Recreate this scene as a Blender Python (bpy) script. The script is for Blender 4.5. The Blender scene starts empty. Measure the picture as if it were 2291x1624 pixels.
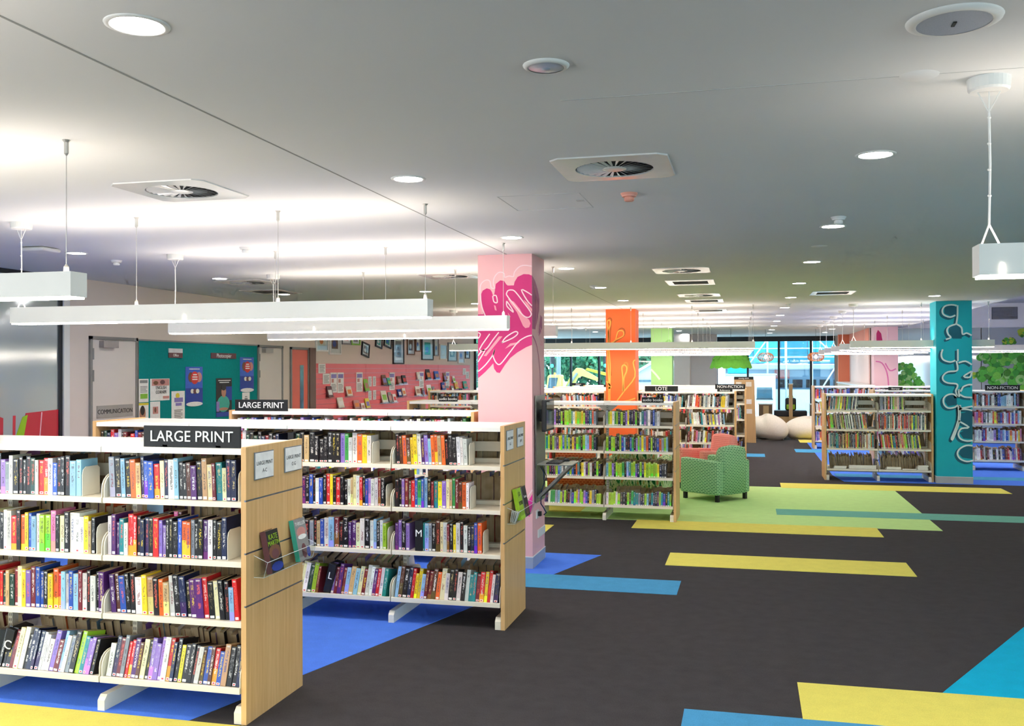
import bpy, bmesh, math, random
from mathutils import Matrix, Vector
SC = bpy.context.scene
COL = SC.collection
rnd = random.Random(7)

# ------------------------------------------------------------------ camera
def setup_camera():
    yaw, pit, rol = (math.radians(a) for a in (13.94, 0.36, 0.15))
    fw = Vector((-math.sin(yaw) * math.cos(pit), math.cos(yaw) * math.cos(pit), math.sin(pit)))
    rt = Vector((math.cos(yaw), math.sin(yaw), 0))
    dn = -rt.cross(fw)
    c, s = math.cos(rol), math.sin(rol)
    r2 = c * rt + s * dn
    d2 = -s * rt + c * dn
    m = Matrix((r2, -d2, -fw)).transposed().to_4x4()
    m.translation = (0, 0, 1.92)
    cam = bpy.data.cameras.new('camera')
    cam.sensor_width = 36.0
    cam.lens = 2133.0 / 2291.0 * 36.0
    cam.clip_end = 300
    o = bpy.data.objects.new('camera', cam)
    COL.objects.link(o)
    o.matrix_world = m
    SC.camera = o
setup_camera()

# ------------------------------------------------------------------ sky, exposure
BAR_DOWN, BAR_UP, DOWNLIGHT, SKY = 16.0, 10.5, 90.0, 3.5
W = bpy.data.worlds.new('overcast_sky')
SC.world = W
W.use_nodes = True
_bg = W.node_tree.nodes['Background']
_bg.inputs[0].default_value = (0.80, 0.92, 1.0, 1)
_bg.inputs[1].default_value = SKY
SC.view_settings.view_transform = 'Standard'
SC.view_settings.look = 'None'
SC.view_settings.exposure = 1.0
SC.view_settings.gamma = 1.0
SC.view_settings.use_curve_mapping = False
cy = SC.cycles
cy.max_bounces = 5
cy.diffuse_bounces = 4
cy.glossy_bounces = 3
cy.transmission_bounces = 5
cy.transparent_max_bounces = 12
cy.caustics_reflective = False
cy.caustics_refractive = False
cy.sample_clamp_indirect = 5.0
cy.use_denoising = True
cy.use_adaptive_sampling = True
cy.adaptive_threshold = 0.08
cy.adaptive_min_samples = 12

# ------------------------------------------------------------------ helpers
def lin(h):
    if not isinstance(h, str):
        return tuple(h)
    h = h.lstrip('#')
    v = [int(h[i:i + 2], 16) / 255 for i in (0, 2, 4)]
    return tuple(c / 12.92 if c <= .04045 else ((c + .055) / 1.055) ** 2.4 for c in v)

class MB:
    """collects faces for one mesh"""
    def __init__(s):
        s.v, s.f, s.mi = [], [], []
    def add(s, vs, fs, mi=0):
        n = len(s.v)
        s.v += [tuple(p) for p in vs]
        s.f += [tuple(n + i for i in f) for f in fs]
        s.mi += [mi] * len(fs)
        return s
    def box(s, x0, x1, y0, y1, z0, z1, mi=0, M=None):
        vs = [(x0, y0, z0), (x1, y0, z0), (x1, y1, z0), (x0, y1, z0), (x0, y0, z1), (x1, y0, z1), (x1, y1, z1), (x0, y1, z1)]
        if M is not None:
            vs = [M @ Vector(p) for p in vs]
        return s.add(vs, [(3, 2, 1, 0), (4, 5, 6, 7), (0, 1, 5, 4), (1, 2, 6, 5), (2, 3, 7, 6), (3, 0, 4, 7)], mi)
    def prism(s, poly, a0, a1, axis='z', mi=0, M=None):
        """poly: 2D points; extruded from a0 to a1 along axis. x: (y,z) y: (x,z) z: (x,y)"""
        def P(p, a):
            q = {'x': (a, p[0], p[1]), 'y': (p[0], a, p[1]), 'z': (p[0], p[1], a)}[axis]
            return M @ Vector(q) if M is not None else q
        n = len(poly)
        vs = [P(p, a0) for p in poly] + [P(p, a1) for p in poly]
        fs = [tuple(range(n - 1, -1, -1)), tuple(range(n, 2 * n))] + [(i, (i + 1) % n, n + (i + 1) % n, n + i) for i in range(n)]
        return s.add(vs, fs, mi)
    def tube(s, pts, r, n=6, mi=0, cap=True):
        pts = [Vector(p) for p in pts]
        rings = []
        for i, p in enumerate(pts):
            t = (pts[min(i + 1, len(pts) - 1)] - pts[max(i - 1, 0)])
            if t.length < 1e-9:
                t = Vector((0, 0, 1))
            t.normalize()
            a = t.cross(Vector((0, 0, 1)) if abs(t.z) < .95 else Vector((1, 0, 0))).normalized()
            b = t.cross(a)
            rr = r[i] if isinstance(r, (list, tuple)) else r
            rings.append([p + (a * math.cos(k * 2 * math.pi / n) + b * math.sin(k * 2 * math.pi / n)) * rr for k in range(n)])
        vs = [q for R in rings for q in R]
        fs = [(i * n + k, i * n + (k + 1) % n, (i + 1) * n + (k + 1) % n, (i + 1) * n + k) for i in range(len(pts) - 1) for k in range(n)]
        if cap:
            fs += [tuple(range(n - 1, -1, -1)), tuple((len(pts) - 1) * n + k for k in range(n))]
        return s.add(vs, fs, mi)
    def lathe(s, prof, n=24, c=(0, 0, 0), mi=0):
        vs = [(c[0] + r * math.cos(k * 2 * math.pi / n), c[1] + r * math.sin(k * 2 * math.pi / n), c[2] + z) for r, z in prof for k in range(n)]
        fs = [(i * n + k, i * n + (k + 1) % n, (i + 1) * n + (k + 1) % n, (i + 1) * n + k) for i in range(len(prof) - 1) for k in range(n)]
        return s.add(vs, fs, mi)
    def mesh(s, name, mats, smooth=False, bevel=0, seg=2, cubeuv=False):
        me = bpy.data.meshes.new(name)
        me.from_pydata(s.v, [], s.f)
        for m in (mats if isinstance(mats, (list, tuple)) else [mats]):
            me.materials.append(m)
        me.polygons.foreach_set('material_index', s.mi)
        b = bmesh.new()
        b.from_mesh(me)
        if bevel:
            bmesh.ops.remove_doubles(b, verts=b.verts, dist=1e-5)
            bmesh.ops.bevel(b, geom=list(b.edges), offset=bevel, segments=seg, affect='EDGES', profile=.5, clamp_overlap=True)
        bmesh.ops.recalc_face_normals(b, faces=b.faces)
        if cubeuv:
            uv = b.loops.layers.uv.new('UVMap')
            for f in b.faces:
                a = [abs(q) for q in f.normal]
                k = a.index(max(a))
                for l in f.loops:
                    q = l.vert.co
                    l[uv].uv = (q.y, q.z) if k == 0 else (q.x, q.z) if k == 1 else (q.x, q.y)
        b.to_mesh(me)
        b.free()
        if smooth:
            me.polygons.foreach_set('use_smooth', [True] * len(me.polygons))
        me.update()
        return me

def link(name, me, parent=None, loc=None, rot=None, mat=None):
    o = bpy.data.objects.new(name, me)
    COL.objects.link(o)
    if parent is not None:
        o.parent = parent
    if loc is not None:
        o.location = loc
    if rot is not None:
        o.rotation_euler = rot
    return o

def part(name, mb, mat, parent=None, smooth=False, bevel=0, seg=2, loc=None, rot=None, cubeuv=False):
    return link(name, mb.mesh(name, mat, smooth, bevel, seg, cubeuv), parent, loc, rot)

def tag(o, label, cat, group=None):
    o['label'] = label
    o['category'] = cat
    if group:
        o['group'] = group
    return o

def thing(name, label, cat, loc=(0, 0, 0), rz=0, group=None):
    o = link(name, None, None, loc, (0, 0, rz))
    o.empty_display_size = .1
    return tag(o, label, cat, group)

def struct(o, label=None):
    o['kind'] = 'structure'
    if label:
        o['label'] = label
    return o

def copy_tree(o, parent=None):
    c = o.copy()
    COL.objects.link(c)
    c.parent = parent
    for ch in list(o.children):
        copy_tree(ch, c)
    return c

ORD = ['zeroth', 'first', 'second', 'third', 'fourth', 'fifth', 'sixth', 'seventh', 'eighth', 'ninth', 'tenth', 'eleventh', 'twelfth', 'thirteenth', 'fourteenth',
       'fifteenth', 'sixteenth', 'seventeenth', 'eighteenth', 'nineteenth', 'twentieth', 'twenty-first', 'twenty-second', 'twenty-third', 'twenty-fourth',
       'twenty-fifth', 'twenty-sixth', 'twenty-seventh', 'twenty-eighth', 'twenty-ninth', 'thirtieth', 'thirty-first', 'thirty-second', 'thirty-third', 'thirty-fourth', 'thirty-fifth', 'thirty-sixth']

# ------------------------------------------------------------------ materials
class NT:
    """tiny node builder"""
    def __init__(s, name):
        s.m = bpy.data.materials.new(name)
        s.m.use_nodes = True
        s.t = s.m.node_tree
        s.b = s.t.nodes['Principled BSDF']
        s.out = s.t.nodes['Material Output']
    def n(s, kind, **kw):
        q = s.t.nodes.new('ShaderNode' + kind)
        for k, v in kw.items():
            setattr(q, k, v)
        return q
    def set(s, sock, v):
        if isinstance(v, bpy.types.NodeSocket):
            s.t.links.new(v, sock)
        elif isinstance(v, (tuple, list)) and len(v) == 3 and sock.type == 'RGBA':
            sock.default_value = (*v, 1)
        else:
            sock.default_value = v
    def math(s, op, a, b=0.0, c=0.0):
        q = s.n('Math', operation=op)
        for i, v in enumerate((a, b, c)):
            s.set(q.inputs[i], v)
        return q.outputs[0]
    def mix(s, f, a, b, mode='MIX'):
        q = s.n('Mix', data_type='RGBA', blend_type=mode)
        s.set(q.inputs[0], f)
        s.set(q.inputs[6], a)
        s.set(q.inputs[7], b)
        return q.outputs[2]
    def coord(s, which='Object'):
        return s.n('TexCoord').outputs[which]
    def mapping(s, v, scale=(1, 1, 1), rot=(0, 0, 0)):
        q = s.n('Mapping')
        s.set(q.inputs[0], v)
        q.inputs['Scale'].default_value = scale
        q.inputs['Rotation'].default_value = rot
        return q.outputs[0]
    def noise(s, v, scale, detail=2.0, rough=.5):
        q = s.n('TexNoise')
        s.set(q.inputs['Vector'], v)
        q.inputs['Scale'].default_value = scale
        q.inputs['Detail'].default_value = detail
        q.inputs['Roughness'].default_value = rough
        return q.outputs[0]
    def ramp(s, f, stops):
        q = s.n('ValToRGB')
        s.set(q.inputs[0], f)
        el = q.color_ramp.elements
        while len(el) < len(stops):
            el.new(.5)
        for e, (p, c) in zip(el, stops):
            e.position = p
            e.color = (*c, 1)
        return q.outputs[0]
    def bump(s, h, strength=.2, dist=.01):
        q = s.n('Bump')
        s.set(q.inputs['Height'], h)
        q.inputs['Strength'].default_value = strength
        q.inputs['Distance'].default_value = dist
        s.t.links.new(q.outputs[0], s.b.inputs['Normal'])
    def base(s, c, rough=.5, spec=.5, metal=0.0):
        s.set(s.b.inputs['Base Color'], c)
        s.b.inputs['Roughness'].default_value = rough
        s.b.inputs['Specular IOR Level'].default_value = spec
        s.b.inputs['Metallic'].default_value = metal
        return s.m

MAT = {}
def paint(name, hexc, rough=.5, var=.05, scale=6.0, spec=.4, metal=0.0, bump=0.0):
    """plain surface with slight mottling"""
    if name in MAT:
        return MAT[name]
    t = NT(name)
    c = lin(hexc)
    v = t.coord()
    f = t.noise(v, scale, 3)
    lo = tuple(x * (1 - var) for x in c)
    hi = tuple(min(1, x * (1 + var)) for x in c)
    t.base(t.ramp(f, [(.3, lo), (.7, hi)]), rough, spec, metal)
    if bump:
        t.bump(t.noise(v, scale * 12, 2), bump, .003)
    MAT[name] = t.m
    return t.m

def emit(name, hexc, strength, var=.04):
    if name in MAT:
        return MAT[name]
    t = NT(name)
    c = lin(hexc)
    f = t.noise(t.coord(), 20.0, 2)
    e = t.ramp(f, [(.3, tuple(x * (1 - var) for x in c)), (.7, c)])
    t.base(c, .4, .3)
    t.set(t.b.inputs['Emission Color'], e)
    t.b.inputs['Emission Strength'].default_value = strength
    MAT[name] = t.m
    return t.m

def carpet(name, hexc, var=.22):
    if name in MAT:
        return MAT[name]
    t = NT(name)
    c = lin(hexc)
    v = t.coord('Object')
    st = t.mapping(v, (260, 60, 60))
    f1 = t.noise(st, 1.0, 2)
    f2 = t.noise(v, 9.0, 3)
    f3 = t.noise(v, 330.0, 2)
    f = t.math('ADD', t.math('MULTIPLY', f1, .35), t.math('ADD', t.math('MULTIPLY', f2, .25), t.math('MULTIPLY', f3, .4)))
    t.base(t.ramp(f, [(.35, tuple(x * (1 - var) for x in c)), (.65, tuple(min(1, x * (1 + var)) for x in c))]), .95, .08)
    t.bump(f3, .5, .004)
    MAT[name] = t.m
    return t.m

def wood(name, a, b, axis='z', rough=.42):
    if name in MAT:
        return MAT[name]
    t = NT(name)
    sc = {'z': (38, 38, 1.6), 'x': (1.6, 38, 38), 'y': (38, 1.6, 38)}[axis]
    v = t.mapping(t.coord(), sc)
    f = t.noise(v, 1.2, 5, .62)
    f2 = t.noise(t.mapping(t.coord(), tuple(q * 4 for q in sc)), 1.0, 3)
    f = t.math('ADD', t.math('MULTIPLY', f, .75), t.math('MULTIPLY', f2, .25))
    t.base(t.ramp(f, [(.3, lin(a)), (.7, lin(b))]), rough, .35)
    MAT[name] = t.m
    return t.m

def weave(name, dark, light, w=.06, h=.022, mortar=.0075, rough=.9):
    """upholstery of short horizontal dashes, in metres over the cube-projected uv"""
    t = NT(name)
    q = t.n('TexBrick', offset=.5)
    t.set(q.inputs['Vector'], t.coord('UV'))
    q.inputs['Color1'].default_value = (*lin(dark), 1)
    q.inputs['Color2'].default_value = (*[c * .8 for c in lin(dark)], 1)
    q.inputs['Mortar'].default_value = (*lin(light), 1)
    q.inputs['Scale'].default_value = 1.0
    q.inputs['Mortar Size'].default_value = mortar
    q.inputs['Brick Width'].default_value = w
    q.inputs['Row Height'].default_value = h
    n = t.noise(t.coord('UV'), 120, 2)
    t.base(t.mix(.2, q.outputs[0], t.ramp(n, [(.3, lin(dark)), (.7, lin(light))])), rough, .15)
    t.bump(q.outputs[1], .25, .004)
    MAT[name] = t.m
    return t.m

def glass(name, tint='#e8f4f4', refl=.12):
    """thin pane: mostly see-through with a mirror share"""
    t = NT(name)
    tr = t.n('BsdfTransparent')
    tr.inputs[0].default_value = (*lin(tint), 1)
    gl = t.n('BsdfGlossy')
    gl.inputs['Roughness'].default_value = .02
    lw = t.n('LayerWeight')
    lw.inputs[0].default_value = .25
    wob = t.noise(t.coord(), .6, 2)
    fac = t.math('MULTIPLY', t.math('ADD', t.math('MULTIPLY', lw.outputs['Fresnel'], .6), refl), t.math('ADD', t.math('MULTIPLY', wob, .2), .9))
    geo = t.n('NewGeometry')
    fac = t.math('MULTIPLY', fac, t.math('SUBTRACT', 1.0, geo.outputs['Backfacing']))
    ms = t.n('MixShader')
    t.set(ms.inputs[0], fac)
    t.t.links.new(tr.outputs[0], ms.inputs[1])
    t.t.links.new(gl.outputs[0], ms.inputs[2])
    t.t.links.new(ms.outputs[0], t.out.inputs[0])
    t.t.nodes.remove(t.b)
    MAT[name] = t.m
    return t.m

def book_material():
    t = NT('book_cover')
    at = t.n('Attribute', attribute_name='col')
    ink = t.n('Attribute', attribute_name='ink')
    sp = t.n('SeparateXYZ')
    t.set(sp.inputs[0], t.coord('UV'))
    u, v = sp.outputs[0], sp.outputs[1]
    seed, s2 = at.outputs['Alpha'], ink.outputs['Alpha']
    def rng(x, a, b):
        return t.math('MULTIPLY', t.math('GREATER_THAN', x, a), t.math('LESS_THAN', x, b))
    def wn(x, y):
        q = t.n('TexWhiteNoise', noise_dimensions='2D')
        cv = t.n('CombineXYZ')
        t.set(cv.inputs[0], x)
        t.set(cv.inputs[1], y)
        t.t.links.new(cv.outputs[0], q.inputs[0])
        return q.outputs[0]
    off = t.math('MULTIPLY', seed, 91.7)
    cells = t.math('MULTIPLY', v, t.math('ADD', 24.0, t.math('MULTIPLY', s2, 18.0)))
    letter = t.math('MULTIPLY', t.math('LESS_THAN', t.math('FRACT', cells), .78),
                    t.math('GREATER_THAN', wn(t.math('ADD', t.math('FLOOR', cells), off), t.math('FLOOR', t.math('MULTIPLY', u, 7.0))), .38))
    word = t.math('GREATER_THAN', wn(t.math('FLOOR', t.math('ADD', t.math('MULTIPLY', v, 5.0), off)), s2), .34)
    lo = t.math('ADD', .2, t.math('MULTIPLY', s2, .12))
    title = t.math('MULTIPLY', t.math('MULTIPLY', letter, word), t.math('MULTIPLY', rng(u, .3, .7), t.math('MULTIPLY', t.math('GREATER_THAN', v, lo), t.math('LESS_THAN', v, .84))))
    # picture band low on some spines
    band = t.math('MULTIPLY', t.math('GREATER_THAN', seed, .62), t.math('MULTIPLY', t.math('GREATER_THAN', v, 0.0), t.math('LESS_THAN', v, t.math('ADD', .15, t.math('MULTIPLY', s2, .35)))))
    hs = t.n('HueSaturation')
    hs.inputs['Hue'].default_value = .57
    hs.inputs['Value'].default_value = 1.35
    t.set(hs.inputs['Color'], at.outputs['Color'])
    c = t.mix(band, at.outputs['Color'], hs.outputs[0])
    art = t.noise(t.coord('UV'), 5.0, 3)
    c = t.mix(t.math('MULTIPLY', t.math('GREATER_THAN', art, .62), .35), c, ink.outputs['Color'])
    c = t.mix(t.math('MULTIPLY', title, .8), c, ink.outputs['Color'])
    st = t.math('MULTIPLY', t.math('GREATER_THAN', s2, .3), t.math('MULTIPLY', rng(u, .14, .86), rng(v, .018, .085)))
    c = t.mix(st, c, lin('#eceae6'))
    heart = t.math('MULTIPLY', t.math('MULTIPLY', st, t.math('GREATER_THAN', seed, .45)), t.math('MULTIPLY', rng(u, .3, .7), rng(v, .032, .068)))
    c = t.mix(heart, c, lin('#d8343a'))
    tl = t.math('MULTIPLY', rng(u, .2, .8), rng(v, .925, .965))
    c = t.mix(t.math('MULTIPLY', tl, .8), c, lin('#c9c6bf'))
    return t.base(c, .34, .45)

def page_material():
    t = NT('page_edges')
    v = t.mapping(t.coord(), (600, 30, 3))
    f = t.noise(v, 1.0, 2)
    f2 = t.noise(t.coord(), 14.0, 1)
    f = t.math('ADD', t.math('MULTIPLY', f, .6), t.math('MULTIPLY', f2, .4))
    return t.base(t.ramp(f, [(.3, lin('#b0966f')), (.7, lin('#dcc8a4'))]), .85, .1)

M_BOOK, M_PAGE = book_material(), page_material()
M_WOOD = wood('maple_laminate', '#d2a268', '#e8be86')
M_STEEL = paint('cream_steel', '#ece4d2', .38, .03, 9, .45)
M_TOP = paint('white_steel', '#f1efe9', .3, .02, 5, .5)
M_ALU = paint('aluminium_strip', '#8f98a6', .3, .06, 20, .5, .8)
M_BLACK = paint('black_plastic', '#1d1e21', .45, .1, 10)
M_SIGN = paint('sign_black', '#15171a', .6, .08, 12)
M_WHITE = paint('letter_white', '#f7f7f4', .5, .02, 10)
M_WALL = paint('wall_paint', '#e2d3c8', .8, .02, 1.2, .25)
M_CEIL = paint('ceiling_paint', '#e3e3e0', .85, .015, .8, .2)
M_FIX = paint('fixture_white', '#e6e4de', .45, .02, 6, .4)
M_DARK = paint('charcoal_metal', '#23262b', .5, .1, 8)
M_ACRYL = glass('clear_acrylic', '#f8fbfb', .05)
M_ACEDGE = paint('acrylic_edge', '#e9f0f2', .2, .03, 20, .6)
M_PANE = glass('window_glass', '#e4f3f7', .05)
M_TEXTBLACK = paint('print_black', '#232323', .6, .05, 10)

def text_mesh(s, size, mat, ext=.002, align='CENTER'):
    cu = bpy.data.curves.new('lettering', 'FONT')
    cu.body = s
    cu.size = size
    cu.extrude = ext
    cu.align_x = align
    cu.align_y = 'CENTER'
    cu.resolution_u = 3
    o = bpy.data.objects.new('lettering', cu)
    COL.objects.link(o)
    dg = bpy.context.evaluated_depsgraph_get()
    me = bpy.data.meshes.new_from_object(o.evaluated_get(dg))
    bpy.data.objects.remove(o)
    me.materials.clear()
    me.materials.append(mat)
    return me

FACE_FRONT = (math.pi / 2, 0, 0)             # reads from -Y
FACE_RIGHT = (math.pi / 2, 0, math.pi / 2)   # reads from +X
def lettering(s, size, parent, loc, rot=FACE_FRONT, mat=None, ext=.002, name='lettering', stretch=1.0):
    o = link(name, text_mesh(s, size, mat or M_WHITE, ext), parent, loc, rot)
    o.scale = (stretch, 1, 1)
    return o

# ================================================================== SETTING
CH = 3.03
fl = struct(part('floor', MB().box(-9.2, 10.5, -6.2, 34.6, -.12, 0), carpet('charcoal_carpet', '#464345')), 'charcoal grey carpet floor')
INLAY = {'yellow': carpet('yellow_carpet', '#ebde6e', .1), 'blue': carpet('royal_blue_carpet', '#5585f5', .13), 'steel': carpet('steel_blue_carpet', '#4f9ccc', .14),
         'lime': carpet('lime_carpet', '#c8ea9a', .1), 'teal': carpet('turquoise_carpet', '#12b4dc', .12), 'sea': carpet('sea_green_carpet', '#76b8a8', .12)}
def inlay(colour, poly, lift):
    part('carpet_inlay', MB().prism(poly, 0.0, lift), INLAY[colour], fl)
def strip(colour, x0, x1, y0, y1, lift):
    inlay(colour, [(x0, y0), (x1, y0), (x1, y1), (x0, y1)], lift)
inlay('blue', [(-7.8, 4.0), (-3.17, 4.0), (-2.98, 4.65), (-1.48, 9.76), (-7.8, 9.76)], .0025)
strip('yellow', -6.6, -2.2, 4.02, 4.64, .004)
strip('steel', -2.6, -.6, 8.19, 8.73, .004)
strip('yellow', -.8, 1.495, 9.41, 10.05, .004)
strip('yellow', -4.2, -2.33, 10.92, 11.51, .004)
inlay('lime', [(-5.2, 12.12), (2.21, 12.12), (2.21, 16.0), (-5.2, 16.0)], .0025)
strip('yellow', -1.38, 1.48, 11.51, 12.15, .004)
strip('sea', .35, 5.4, 12.97, 13.5, .0042)
strip('yellow', -5.0, -2.2, 12.6, 13.1, .004)
strip('yellow', .5, 3.88, 15.9, 16.58, .004)
strip('yellow', .28, 3.2, 5.45, 6.08, .004)
strip('steel', -.36, 3.2, 4.84, 5.46, .0035)
inlay('teal', [(1.1, 6.08), (4.2, 6.08), (4.2, 12.1)], .003)
strip('yellow', 3.04, 5.6, 11.25, 11.83, .004)
inlay('blue', [(1.56, 17.0), (8.5, 17.1), (8.5, 26.4), (1.45, 26.4), (1.45, 18.0)], .0025)
strip('steel', 1.5, 8.0, 17.75, 18.25, .004)
strip('yellow', 5.0, 8.0, 19.6, 20.0, .004)
strip('yellow', 5.2, 8.0, 21.8, 22.3, .004)
strip('steel', -1.2, .34, 21.35, 22.12, .004)
strip('steel', 1.04, 1.8, 22.7, 23.58, .0044)
strip('yellow', 1.28, 2.6, 25.7, 27.7, .004)

ce = struct(part('ceiling', MB().box(-9.2, 4.1, -6.2, 34.6, CH, CH + .2), M_CEIL), 'white plasterboard ceiling')
part('raised_ceiling', MB().box(4.1, 10.5, -6.2, 34.6, 3.65, 3.85).box(4.1, 4.2, -6.2, 34.6, CH + .2, 3.65), M_CEIL, ce)
M_JOINT = paint('joint_grey', '#9b9b97', .8, .03, 4)  # grey of the ceiling's control joints
part('control_joint', MB().box(-2.275, -2.265, -6, 8.95, CH - .0015, CH), M_JOINT, ce)
part('control_joint', MB().box(-2.275, -2.265, 9.5, 17.7, CH - .0015, CH), M_JOINT, ce)
part('control_joint', MB().box(-.75, 4.1, 3.87, 3.876, CH - .001, CH), paint('joint_faint', '#c4c5c2', .8, .03, 4), ce)
m = MB()
for x0, x1, y0, y1 in ((-1.57, -1.03, 5.93, 5.936), (-1.57, -1.03, 6.49, 6.496), (-1.57, -1.564, 5.93, 6.49), (-1.036, -1.03, 5.93, 6.49), (-1.1, -1.05, 6.18, 6.24)):
    m.box(x0, x1, y0, y1, CH - .0015, CH)
part('access_panel', m, MAT['joint_faint'], ce)

wl = struct(part('wall_left', MB().box(-8.06, -7.86, 9.62, 27.0, 0, CH), M_WALL), 'pale beige painted wall')
struct(part('wall_front', MB().box(-9.2, 10.5, -6.4, -6.2, 0, .3).box(-9.2, 10.5, -6.4, -6.2, 2.9, 3.65).box(-9.2, -.1, -6.4, -6.2, .3, 2.9), M_WALL), 'painted wall with added windows behind the viewpoint')
added_win6 = struct(link('added_window_6', None), 'row of added windows behind the viewpoint')  # unseen windows, added to let more daylight in from behind
for k in range(5):
    part('pane', MB().box(-.1 + 2.1 * k + .04, 2.0 + 2.1 * k - .04, -6.31, -6.3, .3, 2.9), M_PANE, added_win6)
    part('mullion', MB().box(-.1 + 2.1 * k - .04, -.1 + 2.1 * k + .04, -6.36, -6.24, .3, 2.9), M_DARK, added_win6)
wr = struct(part('wall_right', MB().box(10.3, 10.5, -6.2, 34.6, 0, .3).box(10.3, 10.5, -6.2, 34.6, 3.2, 3.65).box(10.3, 10.5, -6.2, -4, .3, 3.2).box(10.3, 10.5, 4, 34.6, .3, 3.2), M_WALL), 'painted wall beside the added windows')
M_CORAL = paint('coral_paint', '#ff9270', .7, .03, 2)
M_PALEPINK = paint('pale_pink_paint', '#ffded5', .7, .03, 2)
wb = struct(part('wall_back', MB().box(3.23, 3.27, 28.0, 33.2, 0, CH), M_PALEPINK), 'pale pink return wall beside the window')
part('coral_panel', MB().box(2.88, 3.27, 33.2, 33.4, 0, CH), M_CORAL, wb)
part('coral_panel', MB().box(3.222, 3.23, 28.0, 33.2, 2.62, CH), paint('coral_light_paint', '#ff9b80', .7, .03, 2), wb)
part('wall_panel', MB().box(2.88, 10.5, 34.4, 34.6, 0, 3.65), M_WALL, wb)

# windows at the far end -----------------------------------------------------
win = struct(link('window_1', None), 'floor to ceiling window wall with black mullions')
mx = [-7.4, -6.33, -5.29, -4.25, -3.2, -2.14, -1.09, -.03, 1.02, 2.09, 2.9]
part('window_frame', MB().box(-7.9, 2.9, 34.42, 34.58, 2.86, CH).box(-7.9, 2.9, 34.42, 34.58, 0, .08), M_DARK, win)
for x in mx:
    part('mullion', MB().box(x - .035, x + .035, 34.42, 34.58, .08, 2.86), M_DARK, win)
for a, b in zip([-7.86] + mx[:-1], mx):
    part('pane', MB().box(a + .035, b - .035, 34.49, 34.5, .08, 2.86), M_PANE, win)
win2 = struct(link('window_2', None), 'side window with black mullions behind the pink pillar')
part('window_frame', MB().box(-7.94, -7.8, 27.0, 34.5, 2.86, CH).box(-7.94, -7.8, 27.0, 34.5, 0, .08), M_DARK, win2)
my = [27.04 + 1.06 * k for k in range(8)]
for y in my:
    part('mullion', MB().box(-7.94, -7.8, y - .035, y + .035, .08, 2.86), M_DARK, win2)
for a, b in zip(my[:-1], my[1:]):
    part('pane', MB().box(-7.875, -7.865, a + .035, b - .035, .08, 2.86), M_PANE, win2)
added_win4 = struct(link('added_window_4', None), 'row of added windows along the right wall')  # unseen too, added for cool daylight from the right
for k in range(4):
    part('pane', MB().box(10.4, 10.41, -4 + 2 * k + .04, -2 + 2 * k - .04, .3, 3.2), M_PANE, added_win4)
    part('mullion', MB().box(10.34, 10.46, -4 + 2 * k - .04, -4 + 2 * k + .04, .3, 3.2), M_DARK, added_win4)

# glass partition at far left with a red and green decal -----------------------
def film(name, hexc, gl=.35, rough=.04):
    t = NT(name)
    c = lin(hexc)
    f = t.noise(t.coord(), .7, 2)
    t.base(t.ramp(f, [(.3, tuple(x * .85 for x in c)), (.7, c)]), .6, .1)
    g = t.n('BsdfGlossy')
    g.inputs['Roughness'].default_value = rough
    ms = t.n('MixShader')
    ms.inputs[0].default_value = gl
    t.t.links.new(t.b.outputs[0], ms.inputs[1])
    t.t.links.new(g.outputs[0], ms.inputs[2])
    t.t.links.new(ms.outputs[0], t.out.inputs[0])
    MAT[name] = t.m
    return t.m
win3 = struct(link('window_3', None), 'glass partition reflecting the room with a red leaf decal')
for a, b in ((3.0, 5.2), (5.2, 7.4), (7.4, 9.57)):
    part('pane', MB().box(-7.88, -7.86, a + .01, b - .01, .05, CH - .05), film('reflective_glass_%d' % int(a), '#c0cac4', .25, .08), win3)
part('window_frame', MB().box(-7.93, -7.84, 9.57, 9.62, 0, CH).box(-7.93, -7.84, 3, 9.57, CH - .05, CH).box(-7.93, -7.84, 3, 9.57, 0, .05), M_DARK, win3)
part('door_jamb', MB().box(-7.9, -7.82, 9.62, 9.72, 0, CH), M_FIX, win3)
M_DECAL = paint('decal_red', '#cf3543', .35, .04, 5)
m = MB()
m.prism([(8.98, .05), (9.57, .05), (9.57, 1.46), (9.05, 1.44), (9.0, 1.2), (8.95, .9)], -7.859, -7.857, 'x')
m.prism([(7.0, .05), (8.55, .05), (8.62, .9), (8.72, 1.25), (8.5, 1.0), (8.45, 1.2), (8.3, 1.45), (7.0, 1.4)], -7.859, -7.857, 'x')
m.prism([(8.62, .3), (8.7, .3), (8.72, 1.4), (8.66, 1.42)], -7.859, -7.857, 'x')
m.prism([(8.84, .3), (8.88, .3), (8.9, 1.42), (8.86, 1.42)], -7.859, -7.857, 'x')
part('decal', m, M_DECAL, win3)
part('decal_leaf', MB().prism([(8.75, .6), (8.86, .5), (9.0, 1.1), (9.08, 1.42), (9.0, 1.4), (8.86, 1.1)], -7.8565, -7.855, 'x'), paint('decal_green', '#9ac71e', .35, .04, 5), win3)
m = MB()
for pts in ([(8.2, .4), (8.35, .9), (8.45, 1.4)], [(9.2, .5), (9.25, 1.0), (9.3, 1.44)], [(8.45, .3), (8.6, .9), (8.65, 1.3)]):
    m.tube([(-7.856, y, z) for y, z in pts], .008, 4)
part('decal_line', m, paint('decal_pale', '#eeb8b8', .35, .04, 5), win3)

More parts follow.
